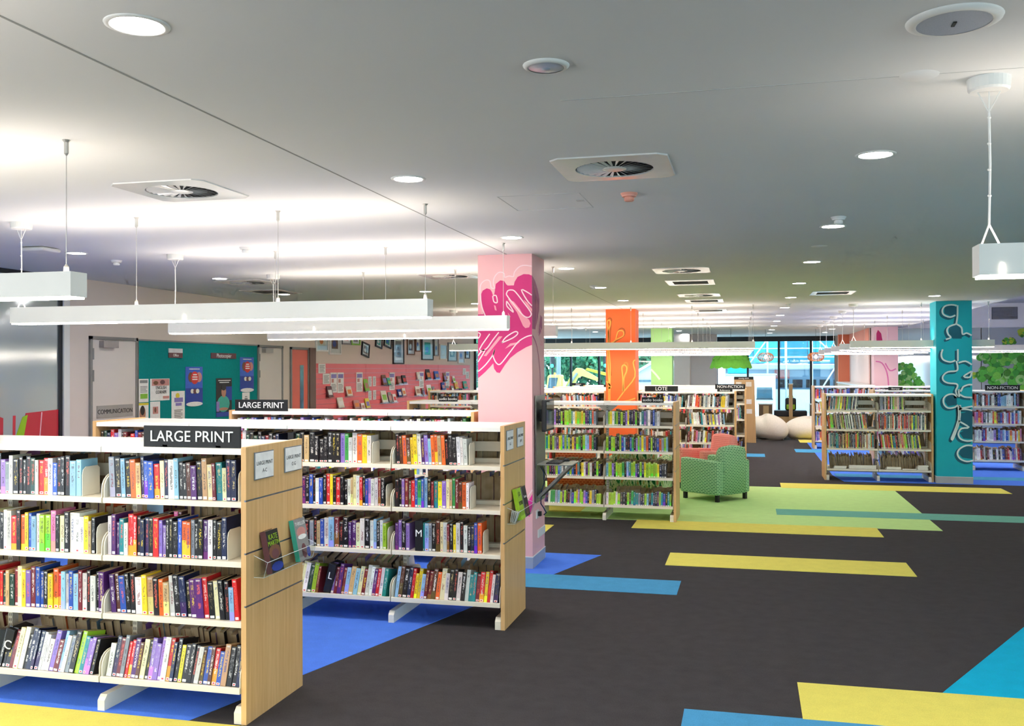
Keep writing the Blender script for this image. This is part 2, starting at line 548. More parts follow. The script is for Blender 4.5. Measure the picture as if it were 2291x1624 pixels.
# mural glass and bulkhead at far right ---------------------------------------
win5 = struct(link('window_5', None), 'blue glass wall printed with green trees')
for k in range(6):
    part('pane', MB().box(3.9 + 1.1 * k, 4.98 + 1.1 * k, 28.0, 28.02, 0, 3.0), film('mural_glass_%d' % k, '#b7cbdb', .3, .06), win5)
part('bulkhead', MB().box(3.9, 10.5, 27.96, 28.2, 3.0, 3.65), paint('bulkhead_paint', '#fafafa', .8, .02, 1), win5)
g = part('air_grille', MB().box(6.34, 6.97, 27.93, 27.96, 3.22, 3.54), paint('grille_grey', '#6e7078', .5, .05, 20), win5)
for k in range(9):
    part('slat', MB().box(6.36, 6.95, 27.915, 27.93, 3.235 + k * .034, 3.25 + k * .034), paint('grille_slat', '#a3a5ad', .5, .05, 20), g)
GR = [paint('leaf_print_%d' % i, h, .4, .12, 30) for i, h in enumerate(('#41ab3a', '#5fce45', '#82dd4d', '#4a9a30', '#bfdc3c', '#a8e686'))]
def blobs(name, seeds, n, spread, shades, parent):
    m = MB()
    r = random.Random(len(seeds) * 13 + n)
    for k in range(n):
        cx, cz, rr = seeds[k % len(seeds)]
        a = r.uniform(0, 6.28)
        q = r.uniform(0, spread) * rr
        x, z, rad = cx + q * math.cos(a), cz + q * math.sin(a), rr * r.uniform(.22, .55)
        x = max(x, 3.9 + rad)
        m.prism([(x + rad * math.cos(t * math.pi / 7), z + rad * math.sin(t * math.pi / 7)) for t in range(14)], 27.998 - .0003 * k, 27.9995, 'y', r.choice(shades))
    part(name, m, GR, parent)
def mur(px, py, r):
    return (3.924 + .01162 * (px - 2003), 3.0 - .0123 * (py - 735), r * .0118)
blobs('tree_print', [mur(2016, 822, 10), mur(2030, 828, 13), mur(2045, 840, 12), mur(2012, 845, 12), mur(2030, 855, 14), mur(2050, 858, 12), mur(2060, 862, 8), mur(2020, 875, 16), mur(2045, 878, 16)], 170, 1.0, (0, 1, 1, 2, 5), win5)
blobs('tree_print', [mur(2200, 800, 14), mur(2225, 805, 18), mur(2250, 800, 16), mur(2275, 808, 18), mur(2195, 835, 15), mur(2220, 840, 20), mur(2250, 838, 20), mur(2280, 840, 20), mur(2290, 870, 22), mur(2300, 900, 25)], 320, 1.0, (0, 1, 1, 2, 3, 5), win5)
blobs('tree_print', [mur(2179, 839, 9), mur(2240, 767, 8), mur(2253, 764, 9), mur(2280, 745, 12), mur(2188, 798, 5)], 60, .9, (1, 3, 4, 4), win5)

# ------------------------------------------------------------------ left wall fittings
def wallbox(name, y0, y1, z0, z1, mat, parent=None, d=.02, off=0.0, bevel=0):
    return part(name, MB().box(-7.86 + off, -7.86 + off + d, y0, y1, z0, z1), mat, parent, bevel=bevel)
M_DOOR = paint('door_paint', '#ddd2ca', .6, .02, 3)
M_GREYTRIM = paint('grey_trim', '#8d8a86', .5, .05, 10)
def door(n, y0, y1, ztop, mat, label):
    d = struct(link('door_%d' % n, None), label)
    part('door_frame', MB().box(-7.86, -7.83, y0 - .04, y0, 0, ztop + .04).box(-7.86, -7.83, y1, y1 + .04, 0, ztop + .04).box(-7.86, -7.83, y0 - .04, y1 + .04, ztop, ztop + .04), M_GREYTRIM, d)
    wallbox('door_leaf', y0 + .005, y1 - .005, .01, ztop - .005, mat, d, .02)
    return d
d1 = door(1, 10.14, 11.0, 2.3, M_DOOR, 'cream door with a grey COMMUNICATION plate')
for z in (2.12, 1.85, .4):
    part('hinge', MB().tube([(-7.835, 10.15, z - .07), (-7.835, 10.15, z + .07)], .015, 8), M_GREYTRIM, d1)
wallbox('door_closer', 10.27, 10.56, 2.2, 2.285, paint('closer_grey', '#a79f99', .4, .05, 10), d1, .07, .02)
part('closer_arm', MB().tube([(-7.79, 10.3, 2.3), (-7.78, 10.75, 2.325)], .009, 6), M_GREYTRIM, d1)
pl = wallbox('name_plate', 10.22, 10.93, 1.32, 1.475, paint('plate_grey', '#a39d96', .4, .05, 10), d1, .008, .02)
lettering('COMMUNICATION', .08, d1, (-7.831, 10.575, 1.395), FACE_RIGHT, M_TEXTBLACK, .001)
d2 = door(2, 14.26, 15.05, 2.29, M_DOOR, 'narrow cream door beside the teal board')
for z in (2.12, 1.85):
    part('hinge', MB().tube([(-7.835, 14.27, z - .06), (-7.835, 14.27, z + .06)], .014, 8), M_GREYTRIM, d2)
wallbox('door_closer', 14.36, 14.62, 2.2, 2.275, MAT['closer_grey'], d2, .07, .02)
part('closer_arm', MB().tube([(-7.79, 14.4, 2.29), (-7.78, 14.85, 2.315)], .009, 6), M_GREYTRIM, d2)
d3 = door(3, 15.42, 16.05, 2.28, paint('coral_door', '#ee6f58', .55, .03, 3), 'coral door with a tall vision slot')
wallbox('vision_panel', 15.74, 15.88, .9, 2.0, paint('slot_glass', '#4d83a8', .12, .3, 6), d3, .004, .02)
wallbox('side_jamb', 16.09, 16.33, 0, 2.32, paint('brown_jamb', '#7d5f52', .6, .05, 4), d3, .05)

tb = struct(link('trim_1', None), 'teal pinboard panel')
wallbox('board', 11.05, 14.2, .1, 2.31, paint('teal_felt', '#128c8a', .85, .05, 30, .1, 0, .1), tb, .02)
wallbox('edge_strip', 11.03, 11.05, .1, 2.33, M_GREYTRIM, tb, .03)
wallbox('edge_strip', 11.05, 14.2, 2.31, 2.33, M_GREYTRIM, tb, .03)

PRINT = {k: paint('print_' + k, h, .6, .06, 25) for k, h in dict(white='#f0ece8', cream='#e9e2d2', red='#d8352f', pinkish='#c98b84', grey='#8f8c8a', blue='#3a63c8', deepblue='#233f9e', green='#8cc63c',
         skin='#b98369', dark='#2a2626', teal='#3fae9a', maroon='#6d4348', yellow='#e6cf3a', violet='#8f7fc0', orange='#e88a3c', brown='#7b5238', lime='#a8d12c').items()}
def poster(y0, y1, z0, z1, ground, label, shapes=(), off=.02, cat='poster', name='poster'):
    """flat sheet pinned to the left wall; shapes = (u0,u1,v0,v1,colour[,'o' for oval]) in sheet units"""
    o = thing(name, label, cat, (-7.86 + off, (y0 + y1) / 2, z0))
    w, h = y1 - y0, z1 - z0
    part('sheet', MB().box(0, .004, -w / 2, w / 2, 0, h), PRINT[ground], o)
    for i, s in enumerate(shapes):
        u0, u1, v0, v1, c = s[:5]
        a, b, e, f = (u0 - .5) * w, (u1 - .5) * w, v0 * h, v1 * h
        d = .0045 + .0006 * (i + 1)
        if len(s) > 5:
            part('printed_shape', MB().prism([((a + b) / 2 + (b - a) / 2 * math.cos(k * math.pi / 8), (e + f) / 2 + (f - e) / 2 * math.sin(k * math.pi / 8)) for k in range(16)], .004, d, 'x'), PRINT[c], o)
        else:
            part('printed_shape', MB().prism([(a, e), (b, e), (b, f), (a, f)], .004, d, 'x'), PRINT[c], o)
    return o
def lines(u0, u1, v0, v1, n, c='grey'):
    return [(u0, u1 - .12 * (k % 3 == 2), v0 + (v1 - v0) * k / n, v0 + (v1 - v0) * (k + .45) / n, c) for k in range(n)]
poster(11.06, 11.27, 1.49, 1.80, 'white', 'tall white flyer with a green box at the left of the teal board', [(.1, .9, .82, .95, 'grey'), (.15, .9, .15, .36, 'green')] + lines(.15, .85, .42, .72, 5))
poster(11.06, 11.27, 1.05, 1.48, 'white', 'flyer with a portrait oval on yellow below the green box flyer', [(.0, 1, .93, 1, 'yellow'), (.05, .7, .45, .9, 'skin', 'o'), (.15, .6, .62, .92, 'dark', 'o'), (.1, .65, .35, .55, 'deepblue', 'o')])
p = poster(11.31, 11.75, 1.5, 1.80, 'white', 'landscape flyer reading ENGLISH CORNER with a photo strip', [(.08, .98, .68, .98, 'pinkish'), (.15, .4, .72, .9, 'brown', 'o'), (.5, .75, .74, .94, 'maroon', 'o'), (.65, .97, .08, .2, 'pinkish')])
lettering('ENGLISH', .062, p, (.0075, .02, .175), FACE_RIGHT, M_TEXTBLACK, .0006, 'printed_title')
lettering('CORNER', .062, p, (.0075, .02, .115), FACE_RIGHT, M_TEXTBLACK, .0006, 'printed_title')
poster(11.31, 11.53, 1.05, 1.49, 'white', 'white flyer with a small brown photo below ENGLISH CORNER', [(.25, .8, .62, .84, 'pinkish'), (.4, .6, .66, .82, 'brown', 'o')] + lines(.2, .85, .2, .5, 4))
poster(11.80, 12.12, 1.1, 1.62, 'white', 'white flyer with violet heading in the middle of the teal board', [(.3, .6, .8, .95, 'yellow', 'o'), (.2, .85, .7, .82, 'violet'), (.3, .75, .6, .68, 'violet')] + lines(.2, .8, .2, .52, 7))
def blue_banner(y0, y1, z0, z1, label):
    poster(y0, y1, z0, z1, 'blue', label, [(.0, 1, .0, .45, 'deepblue'), (.15, .45, .6, .86, 'brown', 'o'), (.6, .95, .6, .86, 'pinkish', 'o'), (.3, .75, .55, .88, 'red', 'o'), (.38, .68, .66, .69, 'white'), (.38, .68, .72, .75, 'white'), (.42, .64, .78, .81, 'white'),
          (.28, .48, .31, .43, 'cream', 'o'), (.42, .64, .3, .43, 'maroon', 'o'), (.58, .78, .31, .43, 'cream', 'o'), (.02, .98, -.02, .1, 'white', 'o'), (.2, .8, .93, .95, 'white')])
blue_banner(12.14, 12.58, 1.40, 1.965, 'blue reading banner with a red badge, the one nearer the ENGLISH CORNER flyer')
blue_banner(13.65, 14.08, 1.57, 2.12, 'blue reading banner with a red badge, the one beside the narrow cream door')
poster(12.95, 13.4, 1.2, 1.79, 'dark', 'dark poster of a smiling person in teal scrubs', [(.0, 1, 0, .12, 'deepblue'), (.62, 1, .42, .78, 'deepblue'), (.05, .85, .12, .55, 'teal', 'o'), (.32, .62, .5, .8, 'skin', 'o'), (.3, .62, .68, .84, 'dark', 'o'), (.15, .75, .16, .24, 'skin', 'o'), (.12, .9, .93, .95, 'white'), (.2, .8, .88, .9, 'white'), (.0, .18, .14, .4, 'violet')])
poster(13.72, 13.95, 1.36, 1.555, 'white', 'small white notice pinned under the right blue banner', [(.3, .7, .4, .55, 'grey'), (.35, .65, .62, .7, 'grey')])
def plate(y0, y1, z0, z1, text, size, label):
    o = thing('wall_sign', label, 'sign', (-7.84, (y0 + y1) / 2, z0))
    w, h = y1 - y0, z1 - z0
    part('plate', MB().box(0, .012, -w / 2, w / 2, 0, h), PRINT['maroon'], o, bevel=.003)
    lettering(text, size, o, (.0135, 0, h / 2), FACE_RIGHT, M_WHITE, .0006)
plate(12.8, 13.52, 2.09, 2.175, 'Photocopier', .085, 'maroon plate reading Photocopier on the teal board')
o = thing('wall_sign', 'small two tone plate at the upper left of the teal board', 'sign', (-7.84, 11.89, 2.09))
part('plate', MB().box(0, .012, -.165, .165, 0, .07), PRINT['maroon'], o)
part('plate', MB().box(0, .012, -.165, .165, .07, .13), paint('plate_silver', '#c9c9cf', .3, .1, 10), o)
lettering('Office', .055, o, (.0135, 0, .035), FACE_RIGHT, M_WHITE, .0006)

# ------------------------------------------------------------------ coral slat wall
sw = struct(link('trim_2', None), 'coral slatwall display with metal grooves')
M_SLAT = paint('slat_coral', '#f0686c', .5, .03, 3)
wallbox('groove_backing', 16.35, 26.5, .1, 2.03, paint('groove_metal', '#dda2a2', .35, .05, 20, .5, .4), sw, .006)
SY = [16.35, 18.775, 21.203, 23.616, 26.508]
for a, b in zip(SY[:-1], SY[1:]):
    me = MB().box(-7.854, -7.836, a + .004, b - .004, 0, .089).mesh('slat_board', M_SLAT)
    for k in range(20):
        link('slat_board', me, sw, (0, 0, .105 + k * .0968))
PIC = [(16.4, 16.93, 2.26, 2.7, 'white', 0), (16.98, 17.52, 2.21, 2.68, 'white', 0), (17.57, 18.01, 2.42, 2.72, 'grey', 0), (18.04, 18.48, 2.42, 2.7, 'green', 0), (18.58, 18.98, 2.19, 2.48, 'dark', 9), (19.35, 19.72, 2.39, 2.68, 'dark', 9),
       (19.84, 20.28, 2.41, 2.7, 'dark', 9), (20.38, 21.08, 2.04, 2.72, 'dark', 0), (21.31, 21.82, 2.26, 2.72, 'brown', 0), (21.9, 22.24, 2.35, 2.75, 'brown', 0), (22.35, 23.22, 2.15, 2.72, 'dark', 0), (23.31, 23.65, 2.26, 2.72, 'grey', 0),
       (23.75, 24.37, 2.17, 2.58, 'cream', 0), (24.46, 25.26, 2.13, 2.64, 'grey', 0), (25.38, 25.99, 2.08, 2.58, 'white', 0), (26.08, 26.5, 2.22, 2.64, 'dark', 0)]
for i, (y0, y1, z0, z1, c, tilt) in enumerate(PIC):
    w, h = y1 - y0, z1 - z0
    fr = {'white': 'white', 'grey': 'grey', 'green': 'pale green', 'dark': 'black', 'brown': 'wooden', 'cream': 'cream'}[c]
    o = thing('picture_frame', '%s framed picture, %s from the coral door, above the slatwall' % (fr, ORD[i + 1]), 'picture', (-7.86, (y0 + y1) / 2, (z0 + z1) / 2), 0, 'framed pictures above the slatwall')
    o.rotation_euler = (math.radians(-tilt), 0, 0)
    b = .03
    part('frame', MB().box(0, .03, -w / 2, -w / 2 + b, -h / 2, h / 2).box(0, .03, w / 2 - b, w / 2, -h / 2, h / 2).box(0, .03, -w / 2 + b, w / 2 - b, -h / 2, -h / 2 + b).box(0, .03, -w / 2 + b, w / 2 - b, h / 2 - b, h / 2), PRINT[c], o)
    part('mount', MB().box(.004, .012, -w / 2 + b, w / 2 - b, -h / 2 + b, h / 2 - b), PRINT['white'], o)
    rr = random.Random(i)
    part('print', MB().box(.012, .0135, -w * .26, w * .26, -h * .26, h * .28), PRINT[rr.choice(['pinkish', 'brown', 'grey', 'cream', 'teal', 'dark'])], o)
    part('print_detail', MB().prism([(w * .16 * math.cos(k) - w * .04, h * .14 * math.sin(k) - h * .05) for k in (0, .8, 1.6, 2.4, 3.1, 3.9, 4.7, 5.5)], .0135, .0142, 'x'), PRINT[rr.choice(['blue', 'brown', 'white', 'orange', 'deepblue'])], o)
    part('glazing', MB().box(.02, .021, -w / 2 + b, w / 2 - b, -h / 2 + b, h / 2 - b), M_ACRYL, o)
PAP = [(16.48, 16.79, 1.85, 2.03), (16.67, 16.98, 1.64, 1.84), (17.01, 17.31, 1.47, 1.86), (17.33, 17.63, 1.46, 1.86), (18.26, 18.59, 1.46, 1.86), (18.9, 19.08, 1.56, 1.77), (19.15, 19.32, 1.56, 1.77), (18.9, 19.07, 1.27, 1.46), (19.16, 19.33, 1.27, 1.47), (20.12, 20.45, 1.45, 1.85), (22.12, 22.45, 1.46, 1.86), (24.23, 24.55, 1.46, 1.85), (25.78, 26.08, 1.76, 1.94), (26.08, 26.42, 1.65, 1.85)]
for i, (a, b, c, d) in enumerate(PAP):
    sh = lines(.15, .85, .1, .9, 7) if d - c < .3 else [(.1, .9, .72, .92, 'violet'), (.15, .5, .5, .68, 'pinkish')] + lines(.15, .85, .08, .45, 6)
    poster(a, b, c, d, 'white', 'white sheet of print on the coral slatwall, %s sheet from the coral door' % ORD[i + 1], sh, .025, 'notice', 'paper_notice')
LEA = [(16.77, 17.05, 1.36, 1.59, 'maroon'), (17.66, 17.97, 1.36, 1.57, 'cream'), (18.59, 18.86, 1.44, 1.71, 'green'), (19.58, 19.88, 1.55, 1.79, 'brown'), (19.88, 20.1, 1.54, 1.72, 'teal'), (20.5, 20.79, 1.55, 1.75, 'brown'), (20.82, 21.12, 1.56, 1.77, 'dark'),
       (21.84, 22.1, 1.64, 1.84, 'cream'), (22.51, 22.91, 1.64, 1.91, 'dark'), (23.15, 23.58, 1.64, 1.86, 'blue'), (23.94, 24.2, 1.56, 1.81, 'brown'), (24.71, 24.95, 1.53, 1.72, 'white'), (23.74, 24.07, 1.35, 1.56, 'deepblue'), (24.1, 24.46, 1.25, 1.47, 'grey'),
       (24.58, 24.86, 1.26, 1.46, 'grey'), (24.9, 25.23, 1.35, 1.57, 'yellow'), (25.69, 26.12, 1.35, 1.57, 'teal'), (25.34, 25.67, 1.18, 1.37, 'dark'), (19.53, 19.93, 1.16, 1.44, 'cream'), (19.96, 20.2, 1.15, 1.4, 'grey'), (20.23, 20.47, 1.15, 1.35, 'white'),
       (20.54, 20.8, 1.26, 1.45, 'deepblue'), (20.82, 21.07, 1.28, 1.47, 'cream'), (21.73, 22.12, 1.26, 1.5, 'cream'), (22.23, 22.43, 1.24, 1.44, 'grey'), (22.58, 23.0, 1.26, 1.52, 'white'), (23.02, 23.21, 1.26, 1.47, 'grey'), (23.3, 23.71, 1.16, 1.41, 'pinkish'),
       (17.24, 17.57, 1.14, 1.36, 'cream'), (18.02, 18.36, 1.09, 1.28, 'pinkish'), (18.4, 18.62, 1.06, 1.21, 'white'), (18.64, 18.9, 1.08, 1.3, 'yellow')]
zone = lambda q: 'upper' if q[2] > 1.5 else 'middle' if q[2] > 1.22 else 'lower'
for i, (a, b, c, d, k) in enumerate(LEA):
    w, h = b - a, d - c
    o = thing('display_book', '%s paperback facing out on the slatwall, %s from the left in the %s row' % ({'dark': 'black', 'deepblue': 'navy', 'pinkish': 'pink'}.get(k, k), ORD[1 + sum(1 for q in LEA if zone(q) == zone((a, b, c, d)) and q[0] < a)], zone((a, b, c, d))), 'book', (-7.835, (a + b) / 2, c), 0, 'books displayed on the slatwall')
    T = Matrix.Rotation(math.radians(-14), 4, 'Y')
    part('cover', MB().box(.05, .07, -w * .36, w * .42, 0.012, h, M=T), PRINT[k], o)
    part('cover_picture', MB().box(.07, .071, -w * .26, w * .32, h * .25, h * .68, M=T), PRINT[['white', 'orange', 'skin', 'violet', 'green', 'pinkish', 'red'][i % 7]], o)
    part('acrylic_holder', MB().box(0, .085, -w * .4, w * .46, 0, .006).box(.08, .085, -w * .4, w * .46, 0, .05).box(0, .004, -w * .4, w * .46, 0, .07), M_ACRYL, o)

# ================================================================== BOOKCASES
DEP, EP = .67, .03
LEVELS = [.20, .548, .875, 1.20]
_cache = {}
def cached(key, fn):
    if key not in _cache:
        _cache[key] = fn()
    return _cache[key]

def slot_material():
    t = NT('slotted_post')
    sp = t.n('SeparateXYZ')
    t.set(sp.inputs[0], t.coord())
    dash = t.math('LESS_THAN', t.math('FRACT', t.math('MULTIPLY', sp.outputs[2], 32.0)), .55)
    ax = t.math('ABSOLUTE', sp.outputs[0])
    lane = t.math('MULTIPLY', t.math('GREATER_THAN', ax, .003), t.math('LESS_THAN', ax, .009))
    return t.base(t.mix(t.math('MULTIPLY', dash, lane), lin('#ddd5c2'), lin('#6d675c')), .4, .4)
M_SLOT = slot_material()

def shelf_mesh(w, base):
    def f():
        m = MB()
        x = w / 2 - .005
        y0, y1 = -DEP / 2 + .012, -.03
        if base:
            y0 = -DEP / 2 - .012
            dz = -(y1 - y0) * math.tan(math.radians(12))
            m.prism([(y0, -.034), (y0, -.003), (y0 + .004, 0), (y1, dz), (y1, dz - .012), (y0 + .03, -.02), (y0 + .016, -.034)], -x, x, 'x')
        else:
            m.prism([(y0, -.03), (y0, -.003), (y0 + .004, 0), (y1, 0), (y1, .03), (y1 + .004, .03), (y1 + .004, -.014), (y0 + .02, -.014), (y0 + .012, -.03)], -x, x, 'x')
        return m.mesh('shelf', M_STEEL)
    return cached(('shelf', w, base), f)

def bracket_mesh(base):
    def f():
        y0, y1 = -DEP / 2 + (.0 if base else .02), -.03
        h, r = (.15, .085)
        arc = [(y0 + r - r * math.cos(a), h - .02 - r + r * math.sin(a)) for a in (0, .35, .7, 1.05, 1.4)]
        dz = -.07 if base else -.03
        return MB().prism([(y0, -.034)] + arc + [(y1, h), (y1, dz)], -.0025, .0025, 'x').mesh('bracket', M_STEEL)
    return cached(('bracket', base), f)

def end_panel(case, x, side, H):
    """side +1: outer face towards +X"""
    a = part('end_panel', MB().box(-.009, .009, -DEP / 2, DEP / 2, .0, H), M_WOOD, case, loc=(x - side * .006, 0, 0)) if ('ep', H) not in _cache else link('end_panel', _cache[('ep', H)], case, (x - side * .006, 0, 0))
    _cache[('ep', H)] = a.data
    cuts = [0.0, .637, .922, 1.208, H]
    for k in range(4):
        z0, z1 = cuts[k] + (.005 if k else 0), cuts[k + 1] - (.005 if k < 3 else 0)
        me = cached(('board', k, H), lambda: MB().box(-.006, .006, -DEP / 2, DEP / 2, z0, z1).mesh('board', M_WOOD))
        link('board', me, a, (side * .015, 0, 0))
    me = cached('strip', lambda: MB().box(-.0035, .0035, -DEP / 2, DEP / 2, -.005, .005).mesh('metal_strip', M_ALU))
    for z in cuts[1:4]:
        link('metal_strip', me, a, (side * .0145, 0, z))
    return a

def bookcase(label, xr, yf, nb, w, H=1.5, sides=(1, 1)):
    L = nb * w + 2 * EP
    case = thing('bookcase', label, 'bookcase', (xr - L / 2, yf + DEP / 2, 0), 0, 'double sided library bookcases')
    hw = nb * w / 2
    for s in (-1, 1):
        end_panel(case, s * (hw + EP / 2), s, H)
    post = cached('post', lambda: MB().box(-.015, .015, -.025, .025, .06, 1.46).mesh('upright', M_SLOT))
    foot = cached('foot', lambda: MB().prism([(-DEP / 2 + .004, 0), (DEP / 2 - .004, 0), (DEP / 2 - .004, .06), (DEP / 2 - .03, .088), (-DEP / 2 + .03, .088), (-DEP / 2 + .004, .06)], -.022, .022, 'x').mesh('foot', M_STEEL))
    gus = cached('gusset', lambda: MB().prism([(-.15, 1.462), (-.13, 1.44), (-.03, 1.36), (.03, 1.36), (.13, 1.44), (.15, 1.462)], -.003, .003, 'y').mesh('gusset', M_STEEL))
    clip = cached('clip', lambda: MB().box(-.045, .045, -.03, .03, 1.49, 1.503).mesh('top_clip', M_TOP))
    for i in range(nb + 1):
        x = -hw + i * w
        if i in (0, nb):
            x += .024 if i == 0 else -.024
        link('upright', post, case, (x, 0, 0))
        link('foot', foot, case, (x, 0, 0))
        if 0 < i < nb:
            link('gusset', gus, case, (x, 0, 0))
            link('top_clip', clip, case, (x, 0, H - 1.5))
    top = cached(('top', w), lambda: MB().prism([(-DEP / 2 + .004, 1.458), (-DEP / 2 + .004, 1.486), (-DEP / 2 + .01, 1.491), (DEP / 2 - .01, 1.491), (DEP / 2 - .004, 1.486), (DEP / 2 - .004, 1.458), (DEP / 2 - .012, 1.458), (DEP / 2 - .012, 1.479), (-DEP / 2 + .012, 1.479), (-DEP / 2 + .012, 1.458)], -w / 2 + .003, w / 2 - .003, 'x').mesh('top_panel', M_TOP))
    rail = cached(('rail', w), lambda: MB().box(-w / 2 + .02, w / 2 - .02, -.006, .006, 0, .075).mesh('back_rail', M_STEEL))
    for b in range(nb):
        x = hw - (b + .5) * w                # bay 0 is the right-hand one
        link('top_panel', top, case, (x, 0, H - 1.5))
        link('back_rail', rail, case, (x, 0, 1.285))
        for lv, z in enumerate(LEVELS):
            for s in (0, 1):
                sh = link('shelf', shelf_mesh(w, lv == 0), case, (x, 0, z), (0, 0, math.pi * s))
                if s in sides or sides == (1, 1):
                    for e in (-1, 1):
                        link('bracket', bracket_mesh(lv == 0), sh, (e * (w / 2 - .008), 0, 0))
    return dict(o=case, x=xr - L / 2, y=yf + DEP / 2, hw=hw, w=w, nb=nb)

# ------------------------------------------------------------------ books
BC = {'k': ('#1b1b1f', 'black'), 'K': ('#3a3a40', 'charcoal'), 'n': ('#1f2a4d', 'navy'), 'b': ('#2c56b8', 'blue'), 's': ('#8fbfdc', 'pale blue'), 't': ('#1f8a8c', 'teal'), 'g': ('#3f9a4a', 'green'), 'G': ('#1f4436', 'dark green'),
      'l': ('#a6d335', 'lime'), 'y': ('#eed02c', 'yellow'), 'Y': ('#ebe2ae', 'cream'), 'o': ('#ea6a2c', 'orange'), 'r': ('#d3262b', 'red'), 'R': ('#7a2430', 'maroon'), 'p': ('#e27aa8', 'pink'), 'P': ('#54286f', 'purple'),
      'v': ('#8d6fc0', 'violet'), 'w': ('#f2efe9', 'white'), 'W': ('#d8d6d2', 'pale grey'), 'e': ('#8a929c', 'grey'), 'B': ('#5a3426', 'brown'), 'T': ('#c9a678', 'tan')}
LARGE = 'kkkkKnnbbsstGgyYYooorrrRRpPPvvwwwWWWeeBBT'
AUDIO = 'lllllllgkKkknnbvwWoySetPs'
BOOKS_IN_VIEW = [0]
SV, SF, SMI, SUV, SCOL, SINK = [], [], [], [], [], []
def pick(code, r):
    c = lin(BC.get(code, BC['e'])[0])
    j = r.uniform(.82, 1.15)
    c = tuple(min(1, max(0, x * j * r.uniform(.93, 1.07))) for x in c)
    lum = .2 * c[0] + .7 * c[1] + .1 * c[2]
    if lum < .22:
        ink = lin(r.choice(['#f3f1ec', '#e9e6df', '#f0d23a', '#f5f5f5', '#d8c48a', '#e86a5a']))
    else:
        ink = lin(r.choice(['#23252b', '#3b2a2a', '#7a2430', '#1f3f86', '#4a4a4a']))
    return c, ink
def stuff_book(Mx, t, h, d, c, ink, seed, s2):
    n = len(SV)
    a = t / 2
    for q in ((-a, 0, 0), (a, 0, 0), (a, d, 0), (-a, d, 0), (-a, 0, h), (a, 0, h), (a, d, h), (-a, d, h)):
        v = Mx @ Vector(q)
        SV.append((v.x, v.y, v.z))
    SF.extend([(n, n + 1, n + 5, n + 4), (n + 1, n + 2, n + 6, n + 5), (n + 3, n, n + 4, n + 7), (n + 4, n + 5, n + 6, n + 7), (n + 2, n + 3, n + 7, n + 6)])
    SMI.extend((0, 0, 0, 1, 1))
    SUV.extend((0, 0, 1, 0, 1, 1, 0, 1) + (-2,) * 32)
    SCOL.extend((*c, seed) * 8)
    SINK.extend((*ink, s2) * 8)

def set_attr(me, cols, inks):
    for nm, data in (('col', cols), ('ink', inks)):
        at = me.attributes.new(nm, 'FLOAT_COLOR', 'POINT')
        at.data.foreach_set('color', data)

def one_book(Mx, t, h, d, c, ink, seed, s2, label, group):
    a, q = t / 2, .0022
    ring = [(-a, .0), (a, .0), (a, d), (a - q, d), (a - q, q), (-a + q, q), (-a + q, d), (-a, d)]
    vs = [(x, y, 0) for x, y in ring] + [(x, y, h) for x, y in ring]
    fs = [(i, (i + 1) % 8, 8 + (i + 1) % 8, 8 + i) for i in range(8)]
    for o in (0, 8):
        for f in ((0, 1, 4, 5), (1, 2, 3, 4), (7, 0, 5, 6)):
            f = tuple(o + i for i in f)
            fs.append(f if o else f[::-1])
    me = bpy.data.meshes.new('book')
    me.from_pydata(vs, [], fs)
    me.materials.append(M_BOOK)
    set_attr(me, (*c, seed) * 16 and [x for _ in range(16) for x in (*c, seed)], [x for _ in range(16) for x in (*ink, s2)])
    uv = me.uv_layers.new(name='UVMap')
    uv.data.foreach_set('uv', [0, 0, 1, 0, 1, 1, 0, 1] + [-2.0] * (2 * len(me.loops) - 8))
    o = link('book', me)
    o.matrix_world = Mx
    tag(o, label, 'book', group)
    pg = MB().box(-a + q, a - q, q, d - .003, .0015, h - .003 if seed > .5 else h - .0008)
    part('pages', pg, M_PAGE, o)
    BOOKS_IN_VIEW[0] += 1

